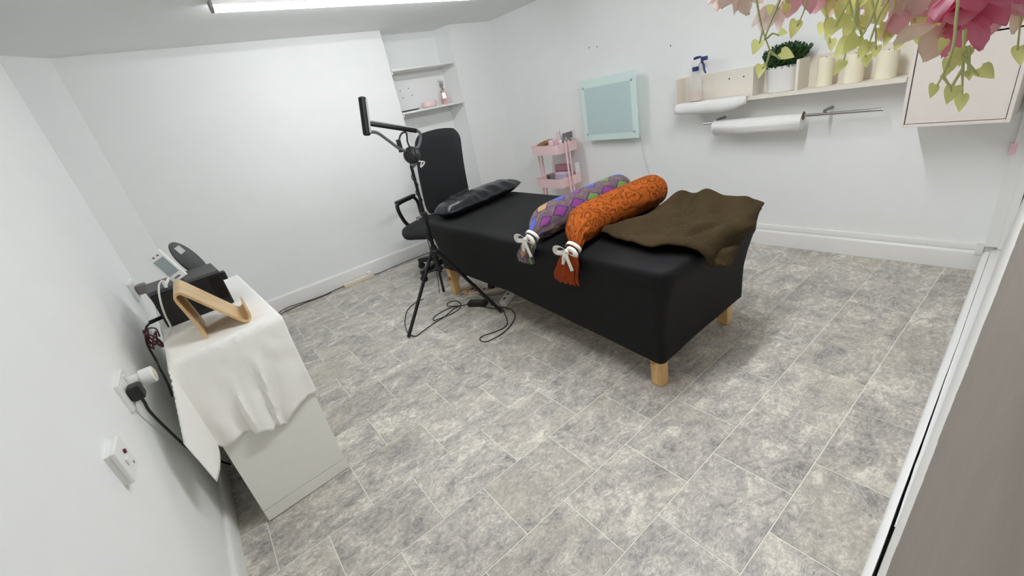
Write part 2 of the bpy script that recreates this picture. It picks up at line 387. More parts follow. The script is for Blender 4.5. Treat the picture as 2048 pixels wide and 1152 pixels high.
wr = MB().prism([(xr(-0.3),-0.3,-0.05),(xr(4.4),4.4,-0.05),(3.6,4.4,-0.05),(3.6,-0.3,-0.05)], (0,0,H+0.07)).build('wall_right', M_WALL, at=(3.3,0,0))
struct(wr, 'white painted wall carrying heater, wall shelf and cupboard', 'wall')
wf = MB(); rows = []
for i in range(13):
    z = -0.05+i*(H+0.07)/12; rows.append([(x, yf(x, z), z) for x in [-0.5+k*0.1 for k in range(42)]])
wf.grid(rows); wf.grid([[(p[0], p[1]-0.15, p[2]) for p in r] for r in rows])
struct(wf.build('wall_front', M_FRONT, at=(1,0,0)), 'grey plastered wall with ragged white paint edge above the skirting', 'wall')
# skirting boards
def extrude_profile(prof, p0, p1, inward):
    p0 = Vector(p0); p1 = Vector(p1); iw = Vector(inward)
    return MB().grid([[p+iw*t+Vector((0,0,z)) for t, z in prof] for p in (p0, p1)]).add([], [])
PROF = [(-0.01,0),(0.016,0),(0.016,0.118),(0.0145,0.13),(0.008,0.139),(-0.01,0.141)]
def skirting(name, label, p0, p1, inward, prof):
    m = MB(); n = len(prof)
    iw = Vector(inward); vs = [Vector(p)+iw*t+Vector((0,0,z)) for p in (p0,p1) for t, z in prof]
    m.add(vs, [(i,(i+1)%n,n+(i+1)%n,n+i) for i in range(n)]+[tuple(range(n)), tuple(range(2*n-1,n-1,-1))])
    return struct(m.build(name, M_TRIM, at=((Vector(p0)+Vector(p1))/2), smooth=40), label, 'skirting board')
skirting('baseboard_back', 'white skirting board along the wall behind the power strip', (-0.335,YB,0), (1.985,YB,0), (0,-1,0), PROF)
skirting('baseboard_pier', 'short white skirting board right of the alcove', (2.735,YB,0), (3.27,YB,0), (0,-1,0), PROF)
PR = [(-0.01,0),(0.02,0),(0.02,0.098),(0.018,0.108),(0.012,0.113),(0.009,0.116),(0.009,0.121),(0.012,0.124),(0.012,0.150),(0.008,0.158),(-0.01,0.16)]
skirting('baseboard_right', 'white moulded skirting board below the paper roll wall', (xr(0.15),0.15,0), (xr(YB),YB,0), (-1,-0.0215,0), PR)
skirting('baseboard_left', 'low white skirting board beside the draped cabinet', (XL,0.02,0), (XL,2.93,0), (1,0,0), [(-0.01,0),(0.018,0),(0.018,0.085),(0.012,0.095),(-0.01,0.098)])
def front_skirting():
    xs = [-0.38+i*0.075 for i in range(50)]; rows = []
    for x in xs:
        yfr = 0.065+0.0438*x; gap = 0.007*max(0, min(1, (2.2-x)/1.2))+0.0012*noise.noise((x*6,0,1)); yb = max(0.038+0.0443*x+gap, yf(x,0.1)-0.005)
        th = [(yfr,0),(yfr,0.118),(yfr-0.003,0.13),(yfr-0.009,0.137),(yb,0.14),(yb,0.0)]
        rows.append([(x,a,b) for a,b in th])
    m = MB().grid(rows, closev=True); n = 6; k = len(xs)
    m.f += [tuple(range(n)), tuple((k-1)*n+i for i in range(n-1,-1,-1))]
    struct(m.build('baseboard_front', M_TRIM, at=(1.5,0.1,0), smooth=40), 'white skirting board with a dark crack behind it, along grey wall', 'skirting board')
    rows = []
    for i in range(34):
        x = 1.15+i*0.068; cr = 0.038+0.0443*x-0.001+0.0016*noise.noise((x*25,3,1)); w_ = yf(x,0.13)-0.01
        if cr < w_: cr = w_+0.0005
        rows.append([(x,cr,0.10),(x,cr,0.134),(x,(cr+w_)/2,0.142),(x,w_,0.17),(x,w_,0.10)])
    struct(MB().grid(rows, closev=True).build('trim_1', M_TRIM, at=(2.3,0.12,0.1)), 'rough white filler ledge between skirting and grey wall', 'trim')
front_skirting()
def casing():
    t = MB().box(3.318,3.40,0.160,0.212,0.16,H).build('trim_2', M_TRIM, at=(3.36,0.19,0.16), bevel=0.003)
    struct(t, 'white vertical pipe casing in the corner below the cupboard', 'trim')
    MB().box(3.29,3.40,0.128,0.160,0.16,H).build('casing_step', M_TRIM, t, bevel=0.003)
    MB().box(3.316,3.345,0.196,0.226,0.66,0.72).build('pipe_clip', M_PINKP, t, bevel=0.006)
    MB().box(3.335,3.36,0.212,0.245,0.10,0.172).build('corner_block', M_TRIM, t, bevel=0.002)
casing()
for (y, z) in [(2.92,1.66),(2.83,1.65),(2.12,1.52)]:
    x = xr(y); MB().cyl((x+0.002,y,z),(x-0.0015,y,z),0.005,n=10).build('screw_hole', M_HOLE, wr)
for (x, z) in [(2.14,1.66),(2.24,1.67),(2.26,1.60),(2.15,1.59)]:
    MB().cyl((x,4.497,z),(x,4.4935,z),0.005,n=10).build('screw_hole', M_HOLE, wb)

# ------------------------------------------------------------------ ceiling lamp
def lamp(x0, x1, y, label, power):
    z = H; lit = emission('lit_diffuser_%d' % power, (246,248,251), power)
    t = thing('batten_light', label, 'ceiling light', (x0, y, z-0.06), 'tube batten lights on the ceiling')
    MB().box(x0-0.01,x1+0.01,y-0.032,y+0.032,z-0.022,z).build('housing', M_WHITEP, t, bevel=0.003)
    prof = [(0.030*math.cos(a), -0.022-0.030*math.sin(a)*1.0) for a in [math.pi*i/10 for i in range(11)]]
    MB().prism([(x0, y+a, z+b) for a, b in prof], (x1-x0,0,0)).build('diffuser', lit, t)
    for x in (x0-0.014, x1): MB().prism([(x, y+a*1.08, z+b*1.04) for a, b in prof]+[(x,y-0.032,z),(x,y+0.032,z)], (0.014,0,0)).build('end_cap', M_GREYPLUG, t)
lamp(0.52, 2.32, 3.13, 'glowing white tube batten light nearest the alcove wall', LAMP_BACK)
lamp(0.55, 2.35, 1.0, 'second glowing tube batten light above the front of the room', LAMP_FRONT)

# ------------------------------------------------------------------ alcove shelves and what stands on them
for z, lab in ((1.84, 'upper empty white shelf in the alcove'), (1.45, 'lower white alcove shelf holding vase and bowl')):
    t = thing('alcove_shelf', lab, 'shelf', (2.36, 4.37, z-0.02), 'alcove shelves')
    MB().prism([(1.987,4.243,z-0.02),(2.73,4.243,z-0.02),(2.687,4.493,z-0.02),(1.987,4.493,z-0.02)],(0,0,0.02)).build('board', M_TRIM, t, bevel=0.002)
    MB().box(1.987,2.005,4.26,4.49,z-0.045,z-0.02).build('batten', M_TRIM, t, bevel=0.001)
    MB().prism([(2.715,4.26,z-0.045),(2.728,4.26,z-0.045),(2.688,4.49,z-0.045),(2.672,4.49,z-0.045)],(0,0,0.025)).build('batten', M_TRIM, t)
t = thing('flat_tray', 'thin dark flat tray lying on the lower alcove shelf', 'tray', (2.13,4.36,1.45))
MB().lathe((2.13,4.36,1.45),[(0.06,0.0),(0.1,0.006),(0.105,0.014),(0.098,0.014),(0.09,0.009),(0.001,0.008)],24,1,0.8).build('dish', mat('dark_grey_metal',(92,92,92),0.35,0.6), t)
t = thing('pink_bowl', 'low rounded pink dish on the lower alcove shelf', 'bowl', (2.36,4.35,1.45))
MB().lathe((2.36,4.35,1.45),[(0.06,0),(0.082,0.01),(0.088,0.03),(0.082,0.052),(0.076,0.06),(0.07,0.055),(0.06,0.03),(0.001,0.02)],28,1.0,0.8).build('bowl_body', M_PINKGLASS, t)
MB().lathe((2.36,4.35,1.472),[(0.001,0.0),(0.066,0.0),(0.06,0.02),(0.035,0.032),(0.001,0.034)],20,1,0.8).build('content', M_PINKP, t)
def vase():
    t = thing('rose_vase', 'faceted pink metallic vase with silver twigs, right end of alcove shelf', 'vase', (2.56,4.36,1.45))
    MB().lathe((2.56,4.36,1.45),[(0.034,0),(0.044,0.012),(0.05,0.06),(0.04,0.115),(0.026,0.14),(0.03,0.155),(0.024,0.155),(0.018,0.14),(0.001,0.13)],8).build('body', M_ROSE, t, smooth=10)
    random.seed(3)
    for i in range(9):
        a = random.uniform(0,6.28); L = random.uniform(0.06,0.11); sp = random.uniform(0.1,0.5)
        p0 = Vector((2.56,4.36,1.585)); p1 = p0+Vector((math.cos(a)*sp*L, math.sin(a)*sp*L, L))
        m = MB().tube([p0,p0.lerp(p1,0.5)+Vector((0.004,0,0)),p1],[0.002,0.0018,0.001],5)
        for k in (0.6,0.8,1.0):
            q = p0.lerp(p1,k); m.lathe(q,[(0.001,-0.006),(0.005,0),(0.001,0.006)],5)
        m.build('twig', M_STEEL, t)
vase()

# ------------------------------------------------------------------ glass panel heater
def heater():
    x = 3.222; t = thing('panel_heater', 'square frosted glass panel heater mounted on the wall', 'heater', (x,2.69,0.86))
    MB().box(x-0.004,x+0.004,2.38,3.006,0.870,1.403).build('glass_sheet', M_HEAT, t, bevel=0.002)
    MB().box(x-0.0055,x-0.0035,2.44,2.955,0.925,1.335).build('heating_element', M_HEATC, t, bevel=0.001)
    MB().box(x+0.006,3.312,2.47,2.92,0.96,1.31).build('back_box', M_WHITEP, t, bevel=0.006)
    for y in (2.425,2.965):
        for z in (0.928,1.338):
            g = MB().lathe((x-0.004,y,z),[(0.011,0),(0.011,0.004),(0.007,0.008),(0.001,0.009)],16,mtx=axis_mtx((-1,0,0))).build('stud', M_LABEL, t)
    MB().tube([(x+0.045,2.42,0.935),(3.29,2.415,0.86),(3.297,2.40,0.72),(3.302,2.36,0.56),(3.303,2.345,0.44),(3.303,2.34,0.25),(3.303,2.34,0.16)],0.004,8,smooth=6).build('power_cord', M_WHITEC, t)
heater()

# ------------------------------------------------------------------ wall shelf unit and contents
def wall_shelf():
    xf = 3.16; t = thing('wall_shelf', 'long cream wall shelf with dividers above the paper roll', 'shelf', (3.25,1.3,1.08))
    def bx(name, y0, y1, z0, z1, x0=xf): MB().prism([(x0,y0,z0),(x0,y1,z0),(xr(y1)+0.004,y1,z0),(xr(y0)+0.004,y0,z0)],(0,0,z1-z0)).build(name, M_CREAM, t, bevel=0.0015)
    bx('bottom_board',0.645,2.0,1.08,1.104)
    MB().prism([(xr(0.66)-0.012,0.645,1.104),(xr(0.66)+0.004,0.645,1.104),(xr(2.07)+0.004,2.05,1.104),(xr(2.07)-0.012,2.05,1.104)],(0,0,0.176)).build('back_board', M_CREAM, t, bevel=0.001)
    bx('divider',1.424,1.44,1.104,1.279); bx('divider',1.160,1.176,1.104,1.279); bx('end_panel',1.995,2.01,1.08,1.277,3.19)
    for y in (1.86,1.66,1.56):
        x = xr(y)-0.0125; MB().cyl((x+0.001,y,1.222),(x-0.001,y,1.222),0.005,n=10).build('screw_hole', M_HOLE, t)
wall_shelf()
def sheet():
    rows = []
    for i in range(33):
        y = 1.452+i*(1.985-1.452)/32; r = []
        for x, z in ((3.30,1.1055),(3.24,1.1055),(3.18,1.1065),(3.152,1.106),(3.142,1.092),(3.140,1.07),(3.143,1.052)):
            k = max(0,(3.2-x)*20); dz = 0.006*noise.noise((y*9,x*20,2))*min(1,k)-(0.02*math.sin((y-1.45)/0.53*math.pi)+0.01 if z < 1.06 else 0)
            if z > 1.1: dz = abs(dz)*0.6
            r.append((x-0.008*k*abs(noise.noise((y*12,z*9,5))), y, z+dz+(0.02*(1-i/5) if i < 5 and z<1.1 else 0)))
        rows.append(r)
    tag(MB().grid(rows).build('paper_sheet', M_TOWEL, solid=0.003, at=(3.22,1.72,1.105)), 'white crumpled sheet hanging over the shelf edge under spray bottle', 'sheet')
sheet()
def spray():
    x, y, z = 3.225, 1.862, 1.111
    t = thing('spray_bottle', 'clear spray bottle with blue trigger on the wall shelf', 'spray bottle', (x,y,z))
    MB().lathe((x,y,z),[(0.046,0),(0.052,0.006),(0.052,0.13),(0.046,0.155),(0.026,0.185),(0.019,0.2),(0.018,0.215)],24,0.75,1.0).build('bottle', M_BOTTLE, t)
    MB().lathe((x,y,z),[(0.044,0.003),(0.049,0.008),(0.049,0.062),(0.001,0.062)],24,0.72,0.97).build('liquid', M_LIQUID, t)
    MB().lathe((x,y,z),[(0.02,0.203),(0.023,0.206),(0.023,0.228),(0.02,0.231)],18).build('collar', M_BLUE, t)
    MB().prism([(x-0.014,y+0.02,z+0.231),(x-0.014,y-0.02,z+0.231),(x-0.014,y-0.05,z+0.262),(x-0.014,y-0.05,z+0.285),(x-0.014,y+0.03,z+0.272),(x-0.014,y+0.035,z+0.25)],(0.028,0,0)).build('spray_head', M_WHITEP, t, bevel=0.004)
    MB().box(x-0.017,x+0.017,y-0.085,y-0.048,z+0.262,z+0.289).build('nozzle', M_BLUE, t, bevel=0.003)
    MB().tube([(x,y-0.04,z+0.288),(x,y-0.01,z+0.289),(x,y+0.01,z+0.286)],0.009,8).build('head_cap', M_BLUE, t)
    MB().tube([(x,y-0.045,z+0.262),(x,y-0.062,z+0.235),(x,y-0.066,z+0.205),(x,y-0.078,z+0.178)],[0.009,0.008,0.007,0.006],8,smooth=4).build('trigger', M_BLUE, t)
spray()
def planter():
    x, y, z = 3.232, 1.275, 1.104
    t = thing('potted_plant', 'bushy green plant in an oval white pot on the wall shelf', 'potted plant', (x,y,z))
    MB().lathe((x,y,z),[(0.001,0),(0.072,0),(0.080,0.004),(0.088,0.148),(0.090,0.152),(0.084,0.152),(0.080,0.12),(0.001,0.12)],36,0.72,1.02).build('pot', M_POT, t)
    random.seed(5); m = MB()
    for i in range(2200):
        a = random.uniform(0,6.283); rr = math.sqrt(random.random()); h = random.random()
        bx = 0.06*rr*math.cos(a)*(1+0.5*h); by = 0.085*rr*math.sin(a)*(1+0.55*h)-0.012*h; bz = 0.125+0.135*h*(1-0.3*rr*rr)+0.012
        p = Vector((min(x+bx,3.32),y+by,z+bz)); L = random.uniform(0.014,0.026); w_ = L*0.33
        d = Vector((bx*6+random.uniform(-.6,.6), by*6+random.uniform(-.6,.6), random.uniform(0,1.1))).normalized()
        sdir = d.cross(Vector((random.uniform(-1,1),random.uniform(-1,1),random.uniform(-1,1)))).normalized()*w_
        up = d.cross(sdir).normalized()*w_*0.3
        m.add([p,p+d*L*0.5+sdir+up,p+d*L,p+d*L*0.5-sdir+up],[(0,1,2),(0,2,3)])
    o = m.build('foliage', M_GREEN, t, smooth=0); o['kind'] = 'stuff'
    for i in range(14):
        a = i*2.4; r = 0.02+0.05*random.random()
        MB().tube([(x+r*0.4*math.cos(a),y+r*0.7*math.sin(a),z+0.118),(x+r*0.8*math.cos(a),y+r*1.3*math.sin(a),z+0.22)],[0.0022,0.001],5).build('stem', M_GREEN, t)
planter()
for i,(y,r,h) in enumerate(((1.045,0.040,0.158),(0.902,0.047,0.152),(0.755,0.047,0.142))):
    lab = ('narrow cream pillar candle next to the shelf divider','middle one of three cream pillar candles on wall shelf','cream pillar candle nearest the white cupboard')[i]
    t = thing('pillar_candle', lab, 'candle', (3.235,y,1.104), 'pillar candles on the wall shelf')
    MB().lathe((3.235,y,1.104),[(r-0.003,0),(r,0.003),(r,h-0.004),(r-0.004,h),(r*0.6,h-0.004),(0.001,h-0.008)],30).build('wax', M_CANDLE, t)
    MB().tube([(3.235,y,1.104+h-0.009),(3.236,y+0.002,1.104+h+0.006)],0.0015,6).build('wick', M_HOLE, t)

# ------------------------------------------------------------------ paper roll on chrome rail
def rail():
    x, z = 3.225, 0.944
    t = thing('chrome_rail', 'chrome wall rail passing through the paper roll', 'rail', (x,1.26,z))
    MB().cyl((x,0.745,z),(x,1.787,z),0.0095,n=16).build('rod', M_CHROME, t)
    for y in (1.02,1.69):
        MB().cyl((x,y,z),(x,y,z+0.020),0.008,n=12).cyl((x-0.008,y,z+0.020),(xr(y)+0.002,y,z+0.020),0.009,n=12).build('bracket', M_STEEL, t)
    for y in (0.741,1.791): MB().cyl((x,y-0.004,z),(x,y+0.004,z),0.0105,n=16).build('end_cap', M_CHROME, t)
    p = thing('paper_roll', 'white couch paper roll hanging on the chrome rail', 'paper roll', (x,1.42,0.85), )
    zc = 0.911; y0, y1, R = 1.136, 1.716, 0.048
    prof = [(0.0125,0),(R,0),(R,y1-y0),(0.0125,y1-y0)]
    n = 32; vs = []; 
    for r_, d in prof:
        for k in range(n):
            a = 2*math.pi*k/n
            cz = z if r_ < 0.02 else zc
            vs.append((x+r_*math.cos(a), y0+d, cz+r_*math.sin(a)))
    fs = [(i*n+k,i*n+(k+1)%n,((i+1)%4)*n+(k+1)%n,((i+1)%4)*n+k) for i in range(4) for k in range(n)]
    MB().add(vs,fs).build('roll', M_TOWEL, p)
    MB().grid([[(x-R*math.cos(a)-0.001,yy,zc-R*math.sin(a)) for yy in (y0+0.004,(y0+y1)/2,y1-0.01)] for a in (-0.2,0.1,0.4,0.7)]+[[(x-0.036,yy,zc-0.052) for yy in (y0+0.004,(y0+y1)/2,y1-0.02)]]).build('loose_sheet', M_TOWEL, p, solid=0.001)
    MB().tube([(x,y0-0.001,z),(x,y0-0.003,z)],0.026,16).build('core', mat('brown_card',(110,92,84),0.8), p)
rail()

# ------------------------------------------------------------------ wall cupboard
def cupboard():
    xf = 3.05; t = thing('wall_cupboard', 'off-white square wall cupboard with flush door, behind the flowers', 'cupboard', (3.2,0.43,0.868))
    y0,y1,z0,z1 = 0.228,0.618,0.868,1.282; k = 0.015
    MB().box(xf,3.352,y1-k,y1,z0,z1).build('side_panel', M_CAB, t, bevel=0.001)
    MB().box(xf,3.356,y0,y0+k,z0,z1).build('side_panel', M_CAB, t, bevel=0.001)
    MB().box(xf,3.354,y0+k,y1-k,z0,z0+k).build('bottom_panel', M_CAB, t, bevel=0.001)
    MB().box(xf,3.354,y0+k,y1-k,z1-k,z1).build('top_panel', M_CAB, t, bevel=0.001)
    MB().box(3.34,3.352,y0+k,y1-k,z0+k,z1-k).build('back_panel', M_CAB, t)
    MB().box(xf+0.001,xf+0.017,y0+k+0.0025,y1-k-0.005,z0+k+0.003,z1-k-0.007).build('door', M_CAB, t, bevel=0.001)
cupboard()

# ------------------------------------------------------------------ trolley
def tray_mesh(x0,x1,y0,y1,z0,z1):
    m = MB(); o = 0.008
    rings = [rrect(x0+o,x1-o,y0+o,y1-o,0.025,z0),rrect(x0,x1,y0,y1,0.03,z1),rrect(x0-0.003,x1+0.003,y0-0.003,y1+0.003,0.033,z1+0.003),rrect(x0+0.004,x1-0.004,y0+0.004,y1-0.004,0.026,z1+0.001),rrect(x0+o+0.004,x1-o-0.004,y0+o+0.004,y1-o-0.004,0.02,z0+0.004)]
    m.grid(rings, closev=True); n = len(rings[0]); m.f += [tuple(range(n-1,-1,-1)), tuple(4*n+i for i in range(n))]
    return m
def trolley():
    x0,x1,y0,y1 = 2.93,3.235,3.115,3.515
    t = thing('utility_trolley', 'pink three tier metal utility trolley beside the heater', 'trolley', ((x0+x1)/2,(y0+y1)/2,0.0))
    for z0,z1 in ((0.80,0.893),(0.468,0.562),(0.13,0.224)): tray_mesh(x0,x1,y0,y1,z0,z1).build('tray', M_PINK, t)
    xc = (x0+x1)/2-0.02
    for y in (y0-0.011,y1+0.011):
        for dx in (-0.022,0.022): MB().cyl((xc+dx,y,0.055),(xc+dx,y,0.905),0.0095,n=12).build('post', M_PINK, t)
        MB().box(xc-0.1,xc+0.1,y-0.012,y+0.012,0.05,0.072).build('foot_bar', M_PINK, t, bevel=0.003)
        for dx in (-0.085,0.085):
            MB().cyl((xc+dx-0.009,y,0.026),(xc+dx+0.009,y,0.026),0.024,n=16).cyl((xc+dx,y,0.03),(xc+dx,y,0.055),0.006,n=8).build('castor', M_BLACKP, t)
    def put(name,label,cat,fn):
        fn(name,label,cat)
    # top tier
    t = thing('tan_pouch','tan leather pouch on the top tier of pink trolley','pouch',(3.03,3.42,0.806))
    m = MB(); pts = catmull([Vector(p) for p in ((2.975,3.49,0.84),(2.99,3.43,0.875),(3.02,3.36,0.905),(3.05,3.31,0.925))],5)
    m.tube(pts,[0.018,0.03,0.032,0.03,0.022,0.012],12); m.build('pouch_body',M_BROWN,t)
    MB().tube([(3.05,3.31,0.925),(3.055,3.295,0.935)],[0.011,0.004],10).build('pouch_neck',M_BROWN,t)
    MB().box(3.0,3.03,3.36,3.44,0.8042,0.85).build('pouch_base',M_BROWN,t,bevel=0.006)
    t = thing('pink_jar','small pink jar standing beside the tan pouch','jar',(3.02,3.275,0.804))
    MB().lathe((3.02,3.275,0.804),[(0.03,0),(0.034,0.004),(0.034,0.09),(0.03,0.1)],20).build('jar_body',M_PINKP,t)
    MB().lathe((3.02,3.275,0.904),[(0.033,0),(0.033,0.022),(0.028,0.026)],20).build('lid',mat('pale_pink_plastic',(238,206,214),0.4),t)
    t = thing('pink_bottle','tall translucent pink bottle behind the acrylic brush box','bottle',(3.11,3.25,0.804))
    MB().lathe((3.11,3.25,0.804),[(0.03,0),(0.034,0.005),(0.034,0.12),(0.018,0.16),(0.014,0.19)],20).build('bottle_body',clear_mat('pink_translucent',(240,206,216),0.8),t)
    MB().lathe((3.11,3.25,0.994),[(0.016,0),(0.016,0.02),(0.012,0.024)],16).build('cap',M_WHITEP,t)
    t = thing('acrylic_box','clear acrylic box with a dark backing panel on pink trolley','box',(3.14,3.17,0.804))
    bx0,bx1,by0,by1,bz0,bz1 = 3.06,3.222,3.135,3.205,0.804,0.99
    MB().box(bx0,bx1,by0,by0+0.003,bz0,bz1).box(bx0,bx0+0.003,by0,by1,bz0,bz1).box(bx1-0.003,bx1,by0,by1,bz0,bz1).build('clear_wall',M_CLEAR,t)
    MB().box(bx0+0.02,bx1-0.003,by0+0.034,by0+0.042,bz0,bz1-0.015).build('dark_backing',M_BLACKP,t,bevel=0.002)
    random.seed(9)
    for i in range(7):
        x = bx0+0.018+i*0.02; y = by0+0.017+random.uniform(-0.006,0.006); h = random.uniform(0.10,0.14)
        b = thing('makeup_brush',('%s slim %s brush from the left in the clear acrylic box' % (('first','second','third','fourth','fifth','sixth','seventh')[i],('rose gold','white','pink')[i%3])),'brush',(x,y,0.8045),'brushes in the acrylic box')
        mm = (M_ROSE,M_WHITEP,M_PINKP)[i%3]
        MB().tube([(x,y,0.8045),(x+0.002,y,0.8045+h*0.7)],[0.003,0.004],8).build('handle',mm,b)
        MB().tube([(x+0.002,y,0.8045+h*0.7),(x+0.003,y,0.8045+h*0.9),(x+0.003,y,0.8045+h)],[0.0042,0.006,0.002],8).build('bristles',M_WHITEP if i%2 else M_ROSE,b)
    t = thing('white_tube','small white cream tube in front of the acrylic box','tube',(3.04,3.15,0.804))
    MB().lathe((3.035,3.16,0.804),[(0.014,0),(0.014,0.02),(0.017,0.022),(0.015,0.11),(0.003,0.125)],16).build('tube_body',M_WHITEP,t)
    # middle tier
    t = thing('grey_cube','small grey cube with pale edge on the middle trolley tier','box',(2.99,3.33,0.472))
    MB().box(2.965,3.03,3.30,3.365,0.472,0.60).build('cube_body',M_GREYPLUG,t,bevel=0.006)
    MB().box(2.9635,2.9655,3.307,3.358,0.545,0.594).build('cube_face',mat('dark_display',(70,76,70),0.3),t)
    t = thing('lilac_box','flat lilac box lying across the middle trolley tier','box',(3.08,3.25,0.472))
    MB().box(3.035,3.11,3.15,3.30,0.472,0.585).build('box_base',M_LILAC,t,bevel=0.004)
    MB().box(3.033,3.112,3.148,3.302,0.585,0.597).build('box_lid',mat('pale_lilac',(228,222,238),0.5),t,bevel=0.003)
    t = thing('pink_case','dusty pink case standing at the back of middle trolley tier','case',(3.16,3.3,0.472))
    MB().box(3.13,3.19,3.2,3.4,0.472,0.66).build('case_body',mat('dusty_pink',(190,136,150),0.5),t,bevel=0.008)
    MB().box(3.128,3.192,3.198,3.402,0.60,0.606).build('case_seam',mat('mauve_seam',(150,100,116),0.5),t)
    t = thing('white_card','upright white card at the right end of middle trolley tier','card',(3.15,3.14,0.472))
    MB().box(3.16,3.225,3.128,3.134,0.472,0.67).build('card_sheet',M_WHITEP,t)
    MB().box(3.165,3.22,3.134,3.146,0.472,0.52).build('card_stand',M_WHITEP,t)
trolley()

# ------------------------------------------------------------------ massage bed
BX0,BX1,BY0,BY1,BZ = 1.355,2.19,0.915,3.06,0.645
def bed():
    t = thing('massage_bed','massage bed under a fitted black cover with pine legs','bed',((BX0+BX1)/2,(BY0+BY1)/2,0))
    def sk(ring):   # far side flares slightly towards the head end
        return [Vector((p.x+(0.06*(p.y-BY0)/(BY1-BY0)*max(0,(p.x-BX0)/(BX1-BX0)) if True else 0), p.y, p.z)) for p in ring]
    rings = []
    def R(ins,z,r,iy=None):
        iy = ins if iy is None else iy
        return sk(rrect(BX0+ins,BX1-ins,BY0+iy,BY1-iy,r,z,k=6,per=14))
    for f in (0.36,0.25,0.12): 
        rings.append(sk(rrect(BX0+f,BX1-f,BY0+f,BY1-f,0.05,BZ+0.008*f/0.36,k=6,per=14)))
    rings += [R(0.05,BZ,0.05),R(0.02,BZ-0.004,0.06),R(0.006,BZ-0.013,0.065),R(0.0,BZ-0.03,0.07),R(0.001,BZ-0.075,0.07),R(0.012,BZ-0.10,0.06)]
    n = len(rings[0])
    HY = [(0.9,0.140),(1.3,0.180),(1.73,0.216),(2.1,0.248),(2.8,0.248),(3.1,0.236)]
    def hem(p):     # hem climbs from the foot end towards the head end
        for (ya,za),(yb,zb) in zip(HY,HY[1:]):
            if p.y <= yb: z = za+(zb-za)*max(0,(p.y-ya)/(yb-ya)); break
        fx = min(1,max(0,(p.x-BX0)/(BX1-BX0)))
        return z+0.03*fx*max(0,1-(p.y-BY0)/0.8)+0.012*math.sin(fx*math.pi)
    for k in (0.25,0.5,0.75,0.92,1.0):
        rg = []
        up = R(0.012+0.022*(k**0.7),0.5,0.05-0.02*k,0.012+0.045*(k**0.7))
        for p in up:
            h = hem(p); z = (BZ-0.10)*(1-k)+h*k
            mid = 1-abs(2*k-1)
            c = Vector(((BX0+BX1)/2,(BY0+BY1)/2,0)); d = (c-p); d.z = 0; d.normalize()
            wv = 0.004*noise.noise((p.x*5,p.y*5,k*3))
            rg.append(Vector((p.x+d.x*(0.012*mid+wv),p.y+d.y*(0.012*mid+wv),z)))
        rings.append(rg)
    m = MB().grid(rings, closev=True); m.f.append(tuple(range(n-1,-1,-1)))
    m.build('cover', M_BLACKFAB, t, solid=0.003, smooth=60)
    MB().box(1.42,2.16,0.99,3.0,0.50,0.53).build('bed_board', M_PINE, t, bevel=0.003)
    for x,y in ((1.436,1.022),(2.112,1.05),(1.432,2.96),(2.15,2.96)):
        g = MB().box(x-0.03,x+0.03,y-0.03,y+0.03,0.0,0.50).build('leg', M_PINE, t, bevel=0.006)
        s = 1 if x < 1.8 else -1
        MB().prism([(x+s*0.03,y-0.022,0.10),(x+s*0.055,y-0.022,0.14),(x+s*0.055,y-0.022,0.5),(x+s*0.03,y-0.022,0.5)],(0,0.044,0)).build('leg_brace', M_PINE, g, bevel=0.003)
        q = 1 if y < 2 else -1
        for z in (0.15,): MB().cyl((x-s*0.03,y+q*0.004,z),(x-s*0.046,y+q*0.004,z),0.017,n=14).build('knob', wood('dark_pine_'+str(len(MATS)),(150,106,58),(176,130,80)) if 'dp' not in MATS else MATS['dp'], g)
        MB().cyl((x,y+q*(-0.03),0.16),(x,y-q*0.048,0.16),0.016,n=14).build('knob', M_PINE, g)
    MB().box(1.43,2.12,2.955,2.995,0.40,0.46).build('cross_rail', M_PINE, t, bevel=0.004)
    MB().box(1.43,2.12,1.03,1.07,0.40,0.46).build('cross_rail', M_PINE, t, bevel=0.004)
    return t
bed()

def pillow():
    p0 = Vector((1.425,2.87,0)); p1 = Vector((2.27,3.02,0)); ax = (p1-p0); L = ax.length; ax.normalize(); pr = Vector((-ax.y,ax.x,0))
    rows = []; uvs = []
    N, K = 40, 28
    for i in range(N+1):
        u = i/N; e = abs(2*u-1)
        w_ = 0.135*(1-0.28*e**6)*(1 if e < 0.999 else 0.98); h = 0.064*(1-e**(7 if u < 0.5 else 3.5))**0.55+0.004
        r = []
        for k in range(K):
            a = 2*math.pi*k/K; ca, sa = math.cos(a), math.sin(a)
            yy = w_*math.copysign(abs(ca)**0.8,ca); zz = h*math.copysign(abs(sa)**0.9,sa)*(1-abs(ca)**4*0.6)
            p = p0+ax*(L*u)+pr*yy
            wr_ = 0.017*noise.noise((u*12+yy*12,yy*24,1))+0.010*noise.noise((u*30,yy*16,4))
            zz += wr_*(1 if sa > 0 else 0.15)*(1-0.6*e**4)
            z = 0.648+0.058+zz
            z = max(z,0.652)
            r.append((p.x,p.y,z+0.012*(u-0.2)))
        rows.append(r)
    m = MB().grid(rows, closev=True); m.f += [tuple(range(K-1,-1,-1)), tuple(N*K+k for k in range(K))]
    tag(m.build('satin_pillow', M_SATIN, at=(1.85,2.95,0.65), smooth=70, sub=1), 'black shiny satin pillow across the head of the bed', 'pillow')
pillow()

